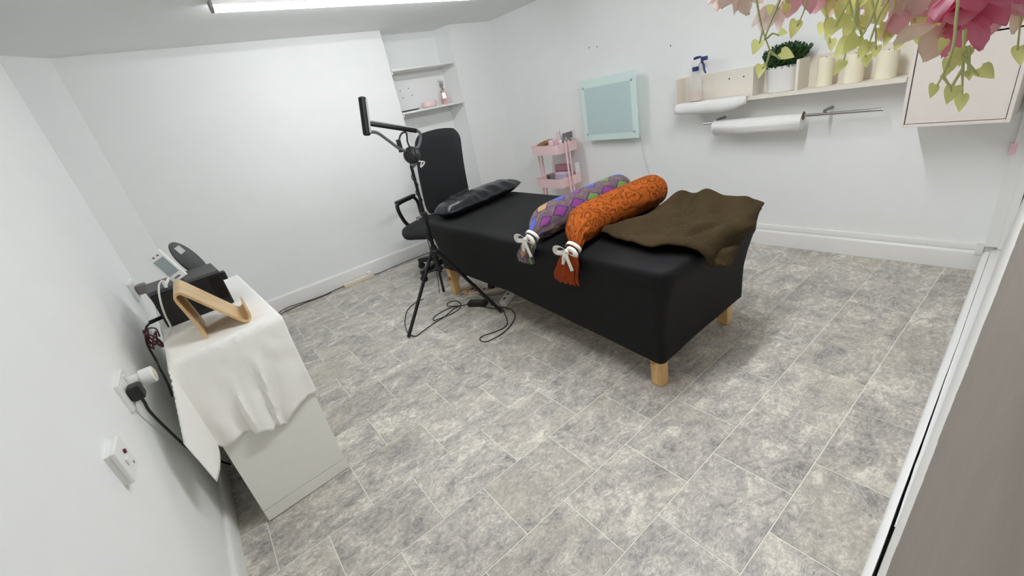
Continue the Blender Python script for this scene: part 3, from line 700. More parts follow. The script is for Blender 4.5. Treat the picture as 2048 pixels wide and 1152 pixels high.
def ribbon_strip(pts, w_, up):
    m = MB(); pts = catmull([Vector(p) for p in pts], 6); up = Vector(up)
    rows = []
    for i, p in enumerate(pts):
        t = pts[min(i+1,len(pts)-1)]-pts[max(i-1,0)]; s = t.cross(up)
        if s.length < 1e-6: s = Vector((0,1,0))
        s.normalize(); s = (s*0.75+up*0.5).normalized(); rows.append([p-s*w_/2, p+s*w_/2])
    return m.grid(rows)
def bolster(yc, xe, R, tie, tail, m_, label, seed):
    """soft roll lying across the bed, tied near the edge; tail = (yc, zbottom, halfwidth)"""
    t = thing('bolster', label, 'bolster', ((1.4+xe)/2, yc, 0.65), 'tied bolster cushions on the bed')
    zc = 0.652+R*0.96
    ctrl = [(xe+0.005,yc,zc,0.012,0.012),(xe-0.004,yc,zc,R*0.5,R*0.5),(xe-0.03,yc,zc,R*0.82,R*0.82),(xe-0.09,yc,zc,R,R*0.97),(xe-0.3,yc,zc,R*1.02,R*0.97),(1.72,yc-0.004,zc,R,R*0.97),
            (1.55,yc-0.01,zc,R*0.98,R*0.95),(1.46,(yc*2+tie[0])/3,zc-0.008,R*0.86,R*0.86),(1.395,(yc+tie[0]*2)/3,zc-0.01,R*0.60,R*0.58),(1.352,tie[0],tie[1]+0.010,0.034,0.032),(1.330,tie[0]+0.003,tie[1]-0.012,0.030,0.026),
            (1.317,(tie[0]*2+tail[0])/3,tie[1]-0.05,0.05,0.026),(1.311,(tie[0]+tail[0])/2,(tie[1]+tail[1])/2,tail[2]*0.85,0.024),(1.311,tail[0],tail[1]+0.03,tail[2],0.022),(1.312,tail[0],tail[1],tail[2]*1.02,0.016)]
    P = catmull([Vector(c[:3]) for c in ctrl],7); A = catmull([Vector((c[3],c[4],0)) for c in ctrl],7)
    rows = []; uvs = []; K = 48; n = len(P); dist = [0]
    for i in range(1,n): dist.append(dist[-1]+(P[i]-P[i-1]).length)
    tot = dist[-1]
    for i in range(n):
        T = P[min(i+1,n-1)]-P[max(i-1,0)]; T.y *= 0.3; T.normalize()
        B = Vector((0,1,0)); Nn = T.cross(B).normalized()
        u = dist[i]/tot; r = []; ur = []
        gather = max(0,1-abs(P[i].x-1.345)/0.16) if P[i].z > tie[1]-0.02 else 1.0
        for k in range(K+1):
            a = 2*math.pi*k/K
            f = 1+gather*(0.10*math.sin(a*9+seed)+0.05*math.sin(a*15+1))
            f += 0.014*noise.noise((P[i].x*9,a*2.0,seed))+ ((0.03*abs(math.sin(a*4.5+P[i].x*5+1.5*noise.noise((P[i].x*2,a,seed))))**3-0.012) if P[i].x > 1.42 and P[i].x < 2.12 and seed > 2 else 0)
            q = P[i]+B*(A[i].x*f*math.cos(a))+Nn*(A[i].y*f*math.sin(a))
            if q.z < 0.650 and q.x > 1.40: q.z = 0.650
            r.append(q); ur.append((u, k/K))
        rows.append(r); uvs.append(ur)
    # ragged hem
    for k in range(K+1): rows[-1][k] = rows[-1][k]+Vector((0,0,-0.012*abs(math.sin(k*0.9+seed))))
    m = MB().grid(rows, uv=uvs); m.f.append(tuple(range(K)))
    m.build('cloth_roll', m_, t, smooth=80)
    ty, tz = tie[0], tie[1]-0.002; x = 1.337
    tilt = Vector((0.85,0,0.5)).normalized()
    ring = []
    for k in range(20):
        a = 2*math.pi*k/20; ring.append(Vector((x,ty,tz))+Vector((0,1,0))*0.041*math.cos(a)+Vector((0.5,0,-0.85))*0.038*math.sin(a))
    tie_o = MB().grid([[p-tilt*0.009 for p in ring],[p+tilt*0.009 for p in ring]], closev=True).build('tie_band', M_RIBBON, t, solid=0.002, smooth=80)
    f = -0.045
    for s in (1,-1):
        ribbon_strip([(x+f,ty,tz),(x+f-0.012,ty+s*0.03,tz+0.02),(x+f-0.014,ty+s*0.062,tz+0.012),(x+f-0.012,ty+s*0.066,tz-0.012),(x+f-0.01,ty+s*0.03,tz-0.012),(x+f,ty,tz)],0.024,(1,0,0.2)).build('bow_loop', M_RIBBON, tie_o, solid=0.0012, smooth=80)
    ribbon_strip([(x+f,ty,tz),(x+f-0.012,ty+0.012,tz-0.03),(x+f-0.006,ty+0.03,tz-0.075)],0.02,(1,0,0.1)).build('bow_end', M_RIBBON, tie_o, solid=0.0012)
    ribbon_strip([(x+f,ty,tz),(x+f-0.012,ty-0.008,tz-0.03),(x+f-0.004,ty-0.022,tz-0.10)],0.016,(1,0,0.1)).build('bow_end', M_RIBBON, tie_o, solid=0.0012)
    MB().lathe((x+f-0.003,ty,tz-0.012),[(0.002,0),(0.011,0.006),(0.012,0.014),(0.002,0.022)],10).build('knot', M_RIBBON, tie_o)
bolster(1.775,2.225,0.092,(1.70,0.712),(1.762,0.565,0.062),M_IKAT,'purple patterned bolster tied with white ribbon, nearer the pillow',1.0)
bolster(1.510,2.205,0.096,(1.40,0.692),(1.452,0.512,0.078),M_BATIK,'orange patterned bolster tied with white ribbon, next to the blanket',4.0)

def blanket():
    rows = []; NI, NJ = 60, 44
    for i in range(NI+1):
        s = i/NI; r = []
        for j in range(NJ+1):
            q = j/NJ
            # near boundary runs diagonally, far boundary follows the far bed side
            near = 1.545-0.05*min(1,s/0.5)+0.13*max(0,(s-0.55)/0.45)
            far = 2.23+0.02*math.sin(s*9)
            x = near+(far-near)*q
            ytop = 1.405-0.06*q+0.02*math.sin(q*7); edge = BY0-0.012
            flat = ytop-edge-0.02
            L = flat+0.035+0.135*math.exp(-((q-0.18)/0.30)**2)+0.012*math.sin(q*14)-0.05*max(0,(q-0.8)/0.2)      # length from bolster to hem
            d = s*L
            fold = 0.022*noise.noise((x*3.4,d*9,1))+0.007*noise.noise((x*9,d*12,6))+(0.024*abs(math.sin(d*15+x*2.2+2.4*noise.noise((x*2.5,d*3,9))))**2+0.007*abs(math.sin(d*37-x*4+3*noise.noise((x*4,d*4,3))))**3)*min(1,0.25+q*5)*(1-0.65*max(0,min(1,(q-0.6)/0.3)))
            bulge = 0.075*math.exp(-((q-0.86)/0.16)**2)*math.exp(-((s-0.45)/0.42)**2)+0.035*math.exp(-((s-0.06)/0.10)**2)*q+0.022*math.exp(-((q-0.05)/0.05)**2)
            hgt = 0.662+max(0,0.014+fold+bulge)
            if d < flat: y, z = ytop-d, hgt
            else:
                e = d-flat; a = min(e/0.03,math.pi/2); rr = 0.03
                if e < rr*math.pi/2: y = edge+0.02-rr*math.sin(e/rr)-(hgt-0.66)*math.sin(e/rr)*0.6; z = hgt-rr*(1-math.cos(e/rr))
                else: y = edge+0.02-rr-(hgt-0.66)*0.6-abs(fold)*0.6; z = hgt-rr-(e-rr*math.pi/2)
            if q > 0.88: z = z*(1-(q-0.88)/0.12*0.6)+0.672*(q-0.88)/0.12*0.6
            r.append((x,y,z))
        rows.append(r)
    tag(MB().grid(rows).build('wool_blanket', M_BLANKET, at=(1.9,1.15,0.655), smooth=80, solid=0.014, sub=1), 'brown rumpled wool blanket spread over the foot of the bed', 'blanket')
blanket()

# ------------------------------------------------------------------ office chair (built facing -x in its own frame)
def chair():
    yaw = math.atan2(-0.47,-0.88)-math.pi      # local -x is forward
    t = thing('office_chair','black office chair with high back behind the bed head','chair',(1.73,3.56,0),rotz=yaw)
    B = lambda m,n,mt,p=None,**k: m.build(n,mt,p or t,**k)
    ORG[t.name] = Vector((0,0,0))
    hub = B(MB().lathe((0,0,0.075),[(0.03,0),(0.042,0.004),(0.042,0.055),(0.03,0.065)],20),'base_hub',M_BLACKP)
    for k in range(5):
        a = math.radians(72*k+20); c,s = math.cos(a),math.sin(a); p = Vector((c,s,0)); q = Vector((-s,c,0))
        def pt(d,w_,z): return p*d+q*w_+Vector((0,0,z))
        m = MB(); sec = [(0.03,0.03,0.085,0.14),(0.18,0.028,0.078,0.128),(0.35,0.022,0.066,0.106)]
        m.grid([[pt(d,-w_,z0),pt(d,w_,z0),pt(d,w_,z1),pt(d,-w_,z1)] for d,w_,z0,z1 in sec],closev=True); m.f += [(3,2,1,0),(8,9,10,11)]
        arm = B(m,'base_arm',M_BLACKP,bevel=0.004)
        cc = p*0.338
        mm = MB()
        for sd in (-1,1):
            ctr = cc+q*sd*0.013+Vector((0,0,0.027)); mm.cyl(ctr-q*0.009,ctr+q*0.009,0.027,n=18)
        mm.cyl(cc+Vector((0,0,0.03)),cc+Vector((0,0,0.075)),0.008,n=10); mm.tube([cc+Vector((0,0,0.056))-p*0.02,cc+Vector((0,0,0.058)),cc+Vector((0,0,0.05))+p*0.022],0.012,8)
        B(mm,'castor',M_BLACKP,arm)
    B(MB().cyl((0,0,0.13),(0,0,0.28),0.026,n=16).cyl((0,0,0.28),(0,0,0.42),0.015,n=14),'gas_column',M_BLACKM)
    B(MB().box(-0.09,0.11,-0.075,0.075,0.395,0.43),'tilt_mechanism',M_BLACKP,bevel=0.008)
    B(MB().cyl((0,0.07,0.41),(0.02,0.25,0.405),0.006,n=8),'tilt_lever',M_BLACKP)
    # seat cushion
    rows = []; prof = [(0.02,0.43),(0.005,0.44),(0,0.462),(0.006,0.484),(0.03,0.497),(0.10,0.503),(0.18,0.500)]
    for ins,z in prof:
        rows.append([Vector((p.x-(0.0),p.y,p.z-0.012*max(0,(-p.x-0.14)/0.1)**2)) for p in rrect(-0.315+ins,0.24-ins,-0.285+ins,0.285-ins,max(0.02,0.15-ins*0.6),z,k=8,per=8)])
    m = MB().grid(rows,closev=True); n = len(rows[0]); m.f += [tuple(range(n-1,-1,-1)),tuple((len(rows)-1)*n+i for i in range(n))]
    B(m,'seat',M_CHAIR,smooth=70)
    # backrest: swept rounded slab, reclined, with bolstered head end
    H0,H1 = 0.49,1.235; rows_f = []; 
    NZ, NY = 26, 20
    def back(side):
        out = []
        for i in range(NZ+1):
            f = i/NZ; z = H0+(H1-H0)*f; w_ = 0.27-0.012*f
            if f > 0.86: w_ *= math.sqrt(max(0.0,1-((f-0.86)/0.17)**2*0.62))
            if f < 0.08: w_ *= 0.9+0.1*f/0.08
            cx = 0.25+0.10*f+0.02*math.sin(f*math.pi)*-1.6
            r = []
            for j in range(NY+1):
                g = 2*j/NY-1; y = w_*g
                th = 0.042*(1-abs(g)**6)*(1-max(0,(f-0.93)/0.07)**2*0.8)*(1-max(0,(0.04-f)/0.04)**2*0.7)+0.004
                cur = -0.035*g*g
                seam = -0.006*math.exp(-((f-0.60)/0.012)**2)
                zz = z+(0.018*(1-g*g) if f > 0.9 else 0)*((f-0.9)/0.1 if f > 0.9 else 0)
                r.append(Vector((cx+cur-side*(th+seam),y,zz)))
            out.append(r)
        return out
    fr, bk = back(1), back(-1)
    m = MB().grid(fr); m.grid(bk)
    def strip(a,b): m.grid([a,b])
    strip(fr[0],bk[0]); strip(fr[-1],bk[-1]); strip([r[0] for r in fr],[r[0] for r in bk]); strip([r[-1] for r in fr],[r[-1] for r in bk])
    o = B(m,'backrest',M_CHAIR,smooth=60)
    bm = bmesh.new(); bm.from_mesh(o.data); bmesh.ops.remove_doubles(bm,verts=bm.verts,dist=0.0005); bmesh.ops.recalc_face_normals(bm,faces=bm.faces); bm.to_mesh(o.data); bm.free()
    o.modifiers.new('smooth','SUBSURF').levels = 1
    B(MB().tube([(0.08,0,0.415),(0.24,0,0.42),(0.315,0,0.47),(0.325,0,0.72)],0.02,10,smooth=6),'back_support',M_BLACKP)
    for s in (-1,1):
        y = s*0.30
        a = B(MB().tube([(-0.01,s*0.20,0.425),(-0.02,y-s*0.01,0.43),(-0.10,y,0.50),(-0.145,y,0.60),(-0.155,y,0.672),(-0.13,y,0.70),(0.0,y,0.705),(0.11,y,0.70)],[0.018,0.018,0.018,0.018,0.018,0.019,0.019,0.016],10,smooth=5),'armrest',M_BLACKP)
        B(MB().box(-0.15,0.125,y-0.028,y+0.028,0.70,0.728),'arm_pad',M_BLACKP,a,bevel=0.011,seg=3)
        B(MB().tube([(0.11,y,0.70),(0.155,y,0.64),(0.16,y,0.52),(0.12,s*0.24,0.44)],0.016,10,smooth=5),'arm_strut',M_BLACKP,a)
chair()

# ------------------------------------------------------------------ tripod lamp
def tripod():
    C = Vector((1.212,2.69,0)); t = thing('tripod_lamp','black tripod lamp with two bar heads on bendy arms, beside the bed','lamp',C)
    X,Y = C.x,C.y
    feet = [(0.820,2.635),(1.434,2.334),(1.382,3.10)]
    for fx,fy in feet:
        f = Vector((fx,fy,0.008)); top = Vector((X,Y,0.50)); d = (f-top); d0 = Vector((d.x,d.y,0)).normalized()
        top = top+d0*0.028
        dd = (f-top).normalized(); side = dd.cross(Vector((0,0,1))).normalized(); nn = side.cross(dd)
        m = MB(); m.grid([[p+side*a*0.011+nn*b*0.008 for a,b in ((-1,-1),(1,-1),(1,1),(-1,1))] for p in (top,f)],closev=True); m.f += [(3,2,1,0),(4,5,6,7)]
        leg = m.build('leg',M_BLACKM,t,bevel=0.002)
        MB().cyl(f-dd*0.03,f+dd*0.002,0.013,n=10).build('rubber_foot',M_BLACKP,leg)
        mid = top.lerp(f,0.24); MB().tube([mid,Vector((X,Y,0.37))+d0*0.022],0.0055,6).build('brace',M_BLACKM,leg)
    MB().cyl((X,Y,0.34),(X,Y,0.78),0.0145,n=14).build('pole',M_BLACKM,t)
    MB().cyl((X,Y,0.76),(X+0.004,Y,1.11),0.0105,n=14).build('upper_pole',M_BLACKM,t)
    MB().lathe((X,Y,0.475),[(0.02,0),(0.034,0.006),(0.034,0.035),(0.024,0.045),(0.022,0.07)],18).build('leg_collar',M_BLACKP,t)
    MB().lathe((X,Y,0.355),[(0.02,0),(0.028,0.006),(0.028,0.026),(0.02,0.032)],18).build('brace_collar',M_BLACKP,t)
    k = MB().lathe((X,Y,0.745),[(0.018,0),(0.024,0.006),(0.024,0.04),(0.016,0.05)],16).build('clamp_collar',M_BLACKP,t)
    MB().cyl((X-0.02,Y-0.01,0.77),(X-0.06,Y-0.03,0.772),0.006,n=8).cyl((X-0.05,Y-0.025,0.771),(X-0.07,Y-0.034,0.773),0.014,n=10).build('clamp_knob',M_STEEL,k)
    # spiral wrapped cable on the pole
    sp = [Vector((X+0.0135*math.cos(a),Y+0.0135*math.sin(a),1.08-0.30*a/18)) for a in [i*0.6 for i in range(31)]]
    MB().tube(sp,0.0035,6).build('wrapped_cable',M_BLACKC,t)
    MB().tube([sp[-1],(X-0.03,Y-0.03,0.70),(X-0.035,Y-0.02,0.60),(X-0.045,Y-0.04,0.50),(X-0.05,Y-0.05,0.35),(X-0.06,Y-0.02,0.2)],0.0028,6,smooth=6).build('hanging_cable',M_BLACKC,t)
    MB().lathe((X-0.03,Y-0.035,0.60),[(0.004,0),(0.012,0.01),(0.015,0.05),(0.012,0.10),(0.004,0.115)],10).build('cable_tie',M_BLACKP,t)
    # head hub
    hx,hz = X+0.03,1.172
    vd = Vector((-0.4,-0.85,0.2)).normalized(); mt = axis_mtx(vd)
    hub = MB().lathe((hx+0.006,Y+0.012,hz),[(0.03,-0.03),(0.052,-0.024),(0.056,-0.006),(0.05,0.002)],24,mtx=mt).build('hub_shell',M_MIDGREY,t)
    MB().lathe((hx,Y,hz),[(0.054,-0.004),(0.056,0.004),(0.05,0.022),(0.034,0.03),(0.001,0.031)],24,mtx=mt).build('hub_cover',M_BLACKP,hub)
    for s in (-1,0,1):
        a = mt @ Vector((s*0.026,-0.03,0.031)); b = mt @ Vector((s*0.026,0.03,0.031)); MB().tube([Vector((hx,Y,hz))+a,Vector((hx,Y,hz))+b],0.005,6).build('hub_rib',M_BLACKM,hub)
    MB().tube([(hx-0.004,Y+0.005,hz-0.05),(X+0.008,Y,1.10)],[0.026,0.014],14).build('hub_stem',M_MIDGREY,t)
    MB().tube([(hx+0.025,Y-0.02,hz-0.045),(hx+0.06,Y-0.03,hz-0.06),(hx+0.03,Y-0.02,hz-0.085),(hx+0.045,Y-0.02,hz-0.055)],0.005,6,smooth=6).build('cable_loop',M_WHITEC,t)
    # bar head, upright
    def bar(a,b,w_,name):
        a = Vector(a); b = Vector(b); d = (b-a).normalized(); side = d.cross(Vector((0.45,0.85,-0.2))).normalized(); nn = side.cross(d)
        sec = [(math.cos(v)*w_*0.5*1.0,math.sin(v)*w_*0.36) for v in [math.pi*2*i/10+0.3 for i in range(10)]]
        m = MB(); L = (b-a).length
        m.grid([[a+d*(L*f)+side*x*q+nn*y*q for x,y in sec] for f,q in ((0,0.6),(0.03,1),(0.97,1),(1,0.6))],closev=True); m.f += [tuple(range(9,-1,-1)),tuple(30+i for i in range(10))]
        o = m.build(name,M_BLACKM,t,smooth=25)
        m2 = MB().tube([a+d*L*0.07+side*w_*0.5+nn*-0.006,b-d*L*0.07+side*w_*0.5+nn*-0.006],w_*0.14,6)
        m2.build('lamp_lens',mat('frosted_strip',(196,200,202),0.25),o)
        return o
    bar((1.030,2.69,1.560),(0.985,2.68,1.345),0.046,'lamp_bar')
    bar((1.02,2.70,1.412),(1.33,2.70,1.308),0.030,'lamp_bar')
    MB().tube([(0.99,2.68,1.362),(1.05,2.68,1.35),(1.11,2.68,1.29),(1.16,2.68,1.235),(hx-0.03,Y,hz+0.03)],0.0095,8,smooth=7).build('bendy_arm',M_MIDGREY,t)
    MB().tube([(1.32,2.70,1.315),(1.345,2.70,1.29),(1.335,2.70,1.25),(1.30,2.69,1.21),(hx+0.02,Y,hz+0.035)],0.0095,8,smooth=7).build('bendy_arm',M_MIDGREY,t)
    MB().tube([(hx,Y,hz+0.05),(hx-0.005,Y,1.26),(1.245,Y,1.312),(1.215,Y,1.315),(1.19,Y,1.29),(1.178,Y,1.25)],0.006,8,smooth=7).build('control_cable',M_BLACKC,t)
    MB().box(1.163,1.19,Y-0.01,Y+0.01,1.205,1.285).build('inline_switch',M_BLACKP,t,bevel=0.004)
tripod()

# ------------------------------------------------------------------ cables, adapter and strips on the floor
def floor_bits():
    z = 0.004
    c = [(1.20,3.13,z),(1.12,3.13,z),(1.014,3.061,z),(0.93,2.93,z),(0.872,2.80,z),(0.846,2.70,z),(0.856,2.60,z),(0.93,2.62,z),(1.046,2.652,z),(1.14,2.67,z),(1.243,2.715,z),(1.30,2.72,z),(1.24,2.75,z+0.006),(1.15,2.76,z),(1.08,2.735,z),(1.06,2.69,z),(1.11,2.665,z+0.006),(1.20,2.66,z),(1.28,2.68,z),(1.33,2.74,z+0.005),(1.34,2.82,z),(1.295,2.86,z),(1.25,2.82,z),(1.27,2.75,z+0.006),(1.33,2.70,z),(1.375,2.68,z)]
    tag(MB().tube(c,0.0034,7,smooth=5).build('lamp_lead',M_BLACKC), 'thin black lead looping on the floor around the tripod foot', 'cable')
    c = [(1.40,2.55,z),(1.43,2.45,z),(1.467,2.376,z+0.0),(1.42,2.27,z),(1.36,2.17,z),(1.30,2.135,z),(1.218,2.152,z),(1.15,2.175,z),(1.112,2.15,z),(1.12,2.10,z),(1.168,2.084,z),(1.25,2.085,z),(1.329,2.11,z),(1.40,2.15,z),(1.455,2.20,z),(1.49,2.27,z),(1.50,2.33,z),(1.47,2.40,z+0.006),(1.46,2.50,z),(1.52,2.56,z)]
    tag(MB().tube(c,0.0034,7,smooth=5).build('power_lead',M_BLACKC), 'black lead in a long loop on the floor in front of the bed', 'cable')
    t = thing('power_adapter','black power adapter brick on the floor under the bed edge','adapter',(1.405,2.60,0))
    mt = Matrix.Translation((1.405,2.60,0)) @ Matrix.Rotation(math.radians(-58),4,'Z')
    MB().box(-0.075,0.075,-0.034,0.034,0.0,0.034,mt).build('brick',M_BLACKP,t,bevel=0.006)
    MB().box(-0.045,0.045,-0.022,0.022,0.0338,0.0346,mt).build('rating_label',M_GREYP,t)
    # white strip standing on edge under the bed
    t = thing('extension_block','white extension block leaning under the bed cover','extension lead',(1.62,2.42,0))
    mt = Matrix.Translation((1.60,2.44,0.0)) @ Matrix.Rotation(math.radians(20),4,'Z') @ Matrix.Rotation(math.radians(-14),4,'Y')
    mt = Matrix.Translation((0,0,0.022)) @ mt
    b = MB().box(-0.10,0.10,-0.028,0.028,0.0,0.04,mt).build('block_body',M_WHITEP,t,bevel=0.005)
    for k in range(3):
        MB().box(-0.07+k*0.055,-0.05+k*0.055,-0.010,0.010,0.0395,0.0412,mt).build('socket_face',M_MIDGREY,b)
    t = thing('floor_power_strip','white multi socket strip with red switches lying under the bed','extension lead',(1.62,2.72,0))
    mt = Matrix.Translation((1.60,2.72,0)) @ Matrix.Rotation(math.radians(-38),4,'Z')
    b = MB().box(-0.17,0.17,-0.03,0.03,0,0.03,mt).build('strip_body',M_IVORY,t,bevel=0.004)
    for k in range(4):
        x = -0.12+k*0.075; MB().box(x,x+0.02,-0.012,0.012,0.0295,0.032,mt).build('socket_face',M_MIDGREY,b)
    pl = thing('black_plug','black mains plug on the strip under the bed','plug',(1.665,2.70,0.03))
    MB().box(-0.025,0.03,-0.026,0.026,0.0325,0.07,Matrix.Translation((1.62,2.705,0)) @ Matrix.Rotation(math.radians(-38),4,'Z')).build('plug_body',M_BLACKP,pl,bevel=0.006)
    t = thing('white_box','flat white box pushed far under the bed','box',(1.75,2.85,0))
    mt = Matrix.Translation((1.76,2.86,0)) @ Matrix.Rotation(math.radians(12),4,'Z')
    MB().box(-0.16,0.16,-0.09,0.09,0,0.09,mt).build('box_body',M_WHITEP,t,bevel=0.004); MB().box(-0.163,0.163,-0.093,0.093,0.09,0.105,mt).build('box_lid',M_IVORY,t,bevel=0.003)
    t = thing('wooden_offcut','loose piece of pine lying under the bed head','wood',(1.54,2.90,0))
    mt = Matrix.Translation((1.52,2.885,0)) @ Matrix.Rotation(math.radians(24),4,'Z')
    MB().box(-0.07,0.07,-0.02,0.02,0,0.035,mt).build('timber',M_PINE,t,bevel=0.002); MB().box(-0.02,0.02,-0.021,0.021,0.01,0.02,mt).build('saw_mark',M_HOLE,t)
    for i,(lab,c) in enumerate((('white cable winding from the leg to the extension block',[(1.36,2.86,z),(1.40,2.80,z),(1.46,2.78,z+0.004),(1.50,2.70,z),(1.46,2.60,z),(1.48,2.52,z),(1.44,2.44,z)]),
                 ('pale coiled cable under the middle of the bed',[(1.66,2.62,z),(1.74,2.52,z),(1.76,2.40,z),(1.68,2.32,z),(1.60,2.33,z+0.008),(1.56,2.42,z),(1.64,2.52,z),(1.76,2.48,z),(1.80,2.36,z),(1.70,2.27,z)]),
                 ('grey cable curving behind the black adapter',[(1.42,2.90,z),(1.48,2.84,z),(1.55,2.66,z),(1.62,2.60,z),(1.70,2.60,z),(1.78,2.66,z)]))):
        tag(MB().tube(c,(0.0045,0.0042,0.0036)[i],7,smooth=5).build('floor_cable',(M_WHITEC,M_WHITEC,M_MIDGREY)[i]), lab, 'cable')
    # strip along the skirting
    t = thing('skirting_power_strip','cream power strip lying against the long skirting board','extension lead',(1.0,4.195,0))
    mt = Matrix.Translation((1.005,4.192,0)) @ Matrix.Rotation(math.radians(1),4,'Z')
    b = MB().box(-0.155,0.155,-0.028,0.028,0,0.034,mt).build('strip_body',M_IVORY,t,bevel=0.004)
    for k in range(5):
        x = -0.125+k*0.052; MB().box(x,x+0.032,-0.018,0.018,0.0335,0.0365,mt).build('socket_face',M_WHITEP,b)
        MB().box(x+0.012,x+0.018,-0.004,0.006,0.0363,0.0368,mt).build('socket_slot',M_HOLE,b)
    MB().box(0.10,0.145,-0.02,0.02,0.036,0.066,mt).build('plug',M_WHITEP,t,bevel=0.006)
    tag(MB().tube([(0.10,4.14,z),(0.17,4.17,z),(0.30,4.20,z+0.02),(0.40,4.215,z+0.012),(0.52,4.218,z),(0.66,4.205,z),(0.78,4.205,0.012),(0.852,4.193,0.016)],0.004,7,smooth=6).build('skirting_cable',M_REDC), 'dark red cable running along the skirting to the power strip', 'cable')
    tag(MB().tube([(0.08,4.10,z),(0.17,4.145,z),(0.32,4.185,z),(0.45,4.20,z),(0.60,4.19,z),(0.72,4.195,z)],0.0038,7,smooth=6).build('skirting_cable',M_BLACKC), 'black cable lying beside the dark red one at the skirting', 'cable')
    tag(MB().tube([(1.165,4.195,0.014),(1.25,4.205,z),(1.40,4.215,z),(1.60,4.222,z),(1.9,4.215,z),(2.2,4.2,z)],0.004,7,smooth=6).build('skirting_cable',M_MIDGREY), 'grey cable running from power strip towards the office chair', 'cable')
floor_bits()

# ------------------------------------------------------------------ draped cabinet on the near side
CA = math.radians(3.5); C0 = Vector((-0.263,1.732,0))
def cl(x,y,z):  # cabinet frame: x across, y away from camera
    return Vector((C0.x+x*math.cos(CA)-y*math.sin(CA), C0.y+x*math.sin(CA)+y*math.cos(CA), z))
CM = Matrix.Translation(C0) @ Matrix.Rotation(CA,4,'Z')
CW, CD, CH = 0.352, 0.90, 0.80
def cabinet():
    t = thing('side_cabinet','pale grey cabinet draped with white cloth beside the sockets','cabinet',C0)
    MB().box(0,CW,0,0.018,0.062,CH-0.02,CM).build('end_panel',M_DESK,t,bevel=0.0012)
    MB().box(0,CW,CD-0.018,CD,0.062,CH-0.02,CM).build('end_panel',M_DESK,t,bevel=0.0012)
    MB().box(0,CW,0,CD,0.004,0.0600,CM).build('plinth',M_DESK,t,bevel=0.0012)
    MB().box(0,CW,0,CD,CH-0.02,CH,CM).build('top_panel',M_DESK,t,bevel=0.0012)
    MB().box(0,0.01,0.018,CD-0.018,0.062,CH-0.02,CM).build('back_panel',M_DESK,t)
    MB().box(CW-0.018,CW-0.002,0.02,CD-0.02,0.064,CH-0.022,CM).build('door_panel',M_DESK,t,bevel=0.001)
    for x in (0.03,CW-0.03):
        for y in (0.03,CD-0.03): MB().cyl(cl(x,y,0),cl(x,y,0.006),0.012,n=10).build('glide',M_BLACKP,t)
cabinet()
def tablecloth():
    rows = []; NA, NB = 60, 84
    def hemf(x):   # how far the cloth hangs over the end panel, by x across
        f = x/CW
        return 0.385-0.02*math.sin(f*9)+0.03*math.exp(-((f-0.62)/0.06)**2)-0.012*max(0,(f-0.8)/0.2)+0.008*noise.noise((x*40,1,2))
    for i in range(NA+1):
        u = i/NA; a = -0.20+(CW+0.20+0.012)*u        # across, negative hangs off the wall side
        r = []
        for j in range(NB+1):
            v = j/NB; b = CD+0.01-(CD+0.01+hemf(max(0,a)))*v   # along, negative hangs over the end
            el = max(0,-a); ef = max(0,-b); z = CH+0.004
            wr_ = 0.0035*noise.noise((a*14,b*10,2))
            if el == 0 and ef == 0:
                p = cl(a,b,z+max(0,wr_)+0.001)
            elif el == 0:
                k = min(1,ef/0.05)
                rip = 0.010*(1-math.cos(ef*5))*(math.sin(a*46+3*noise.noise((a*6,ef*4,1)))+0.6)*k
                rip += 0.022*math.exp(-((a-0.23+0.09*ef)/0.008)**2)*min(1,max(0,ef-0.08)/0.12)+0.024*math.exp(-((a-0.13+0.05*ef)/0.008)**2)*min(1,max(0,ef-0.15)/0.12)
                rip += 0.012*(1 if 0 < a-0.13+0.05*ef < 0.06 else 0)*min(1,max(0,ef-0.2)/0.12)
                rip += 0.006*noise.noise((a*20,ef*14,5))*k
                p = cl(a+0.004*noise.noise((a*9,ef*7,3)), -0.006-max(0,rip)-0.002*k, z-0.004*k-ef)
            elif ef == 0:
                k = min(1,el/0.04)
                p = cl(-0.006-0.006*k-0.018*abs(noise.noise((b*7,el*5,3)))*k, b, z-el)
            else:
                rad = math.hypot(el,ef); ph = math.atan2(el,ef); mn = min(el,ef)
                out = 0.42*mn
                lim = 0.05
                drop = max(el,ef)*0.93+0.16*mn
                p = cl(max(-0.085,-0.008-out*math.sin(ph)*1.0), -0.008-out*math.cos(ph)*2.3-0.012*abs(noise.noise((a*11,b*11,8))), z-drop)
            r.append(p)
        rows.append(r)
    tag(MB().grid(rows).build('table_cloth',M_CLOTH,at=(-0.1,2.1,0.8),smooth=80,solid=0.0016), 'creased white cloth draped over the pale cabinet', 'tablecloth')
tablecloth()

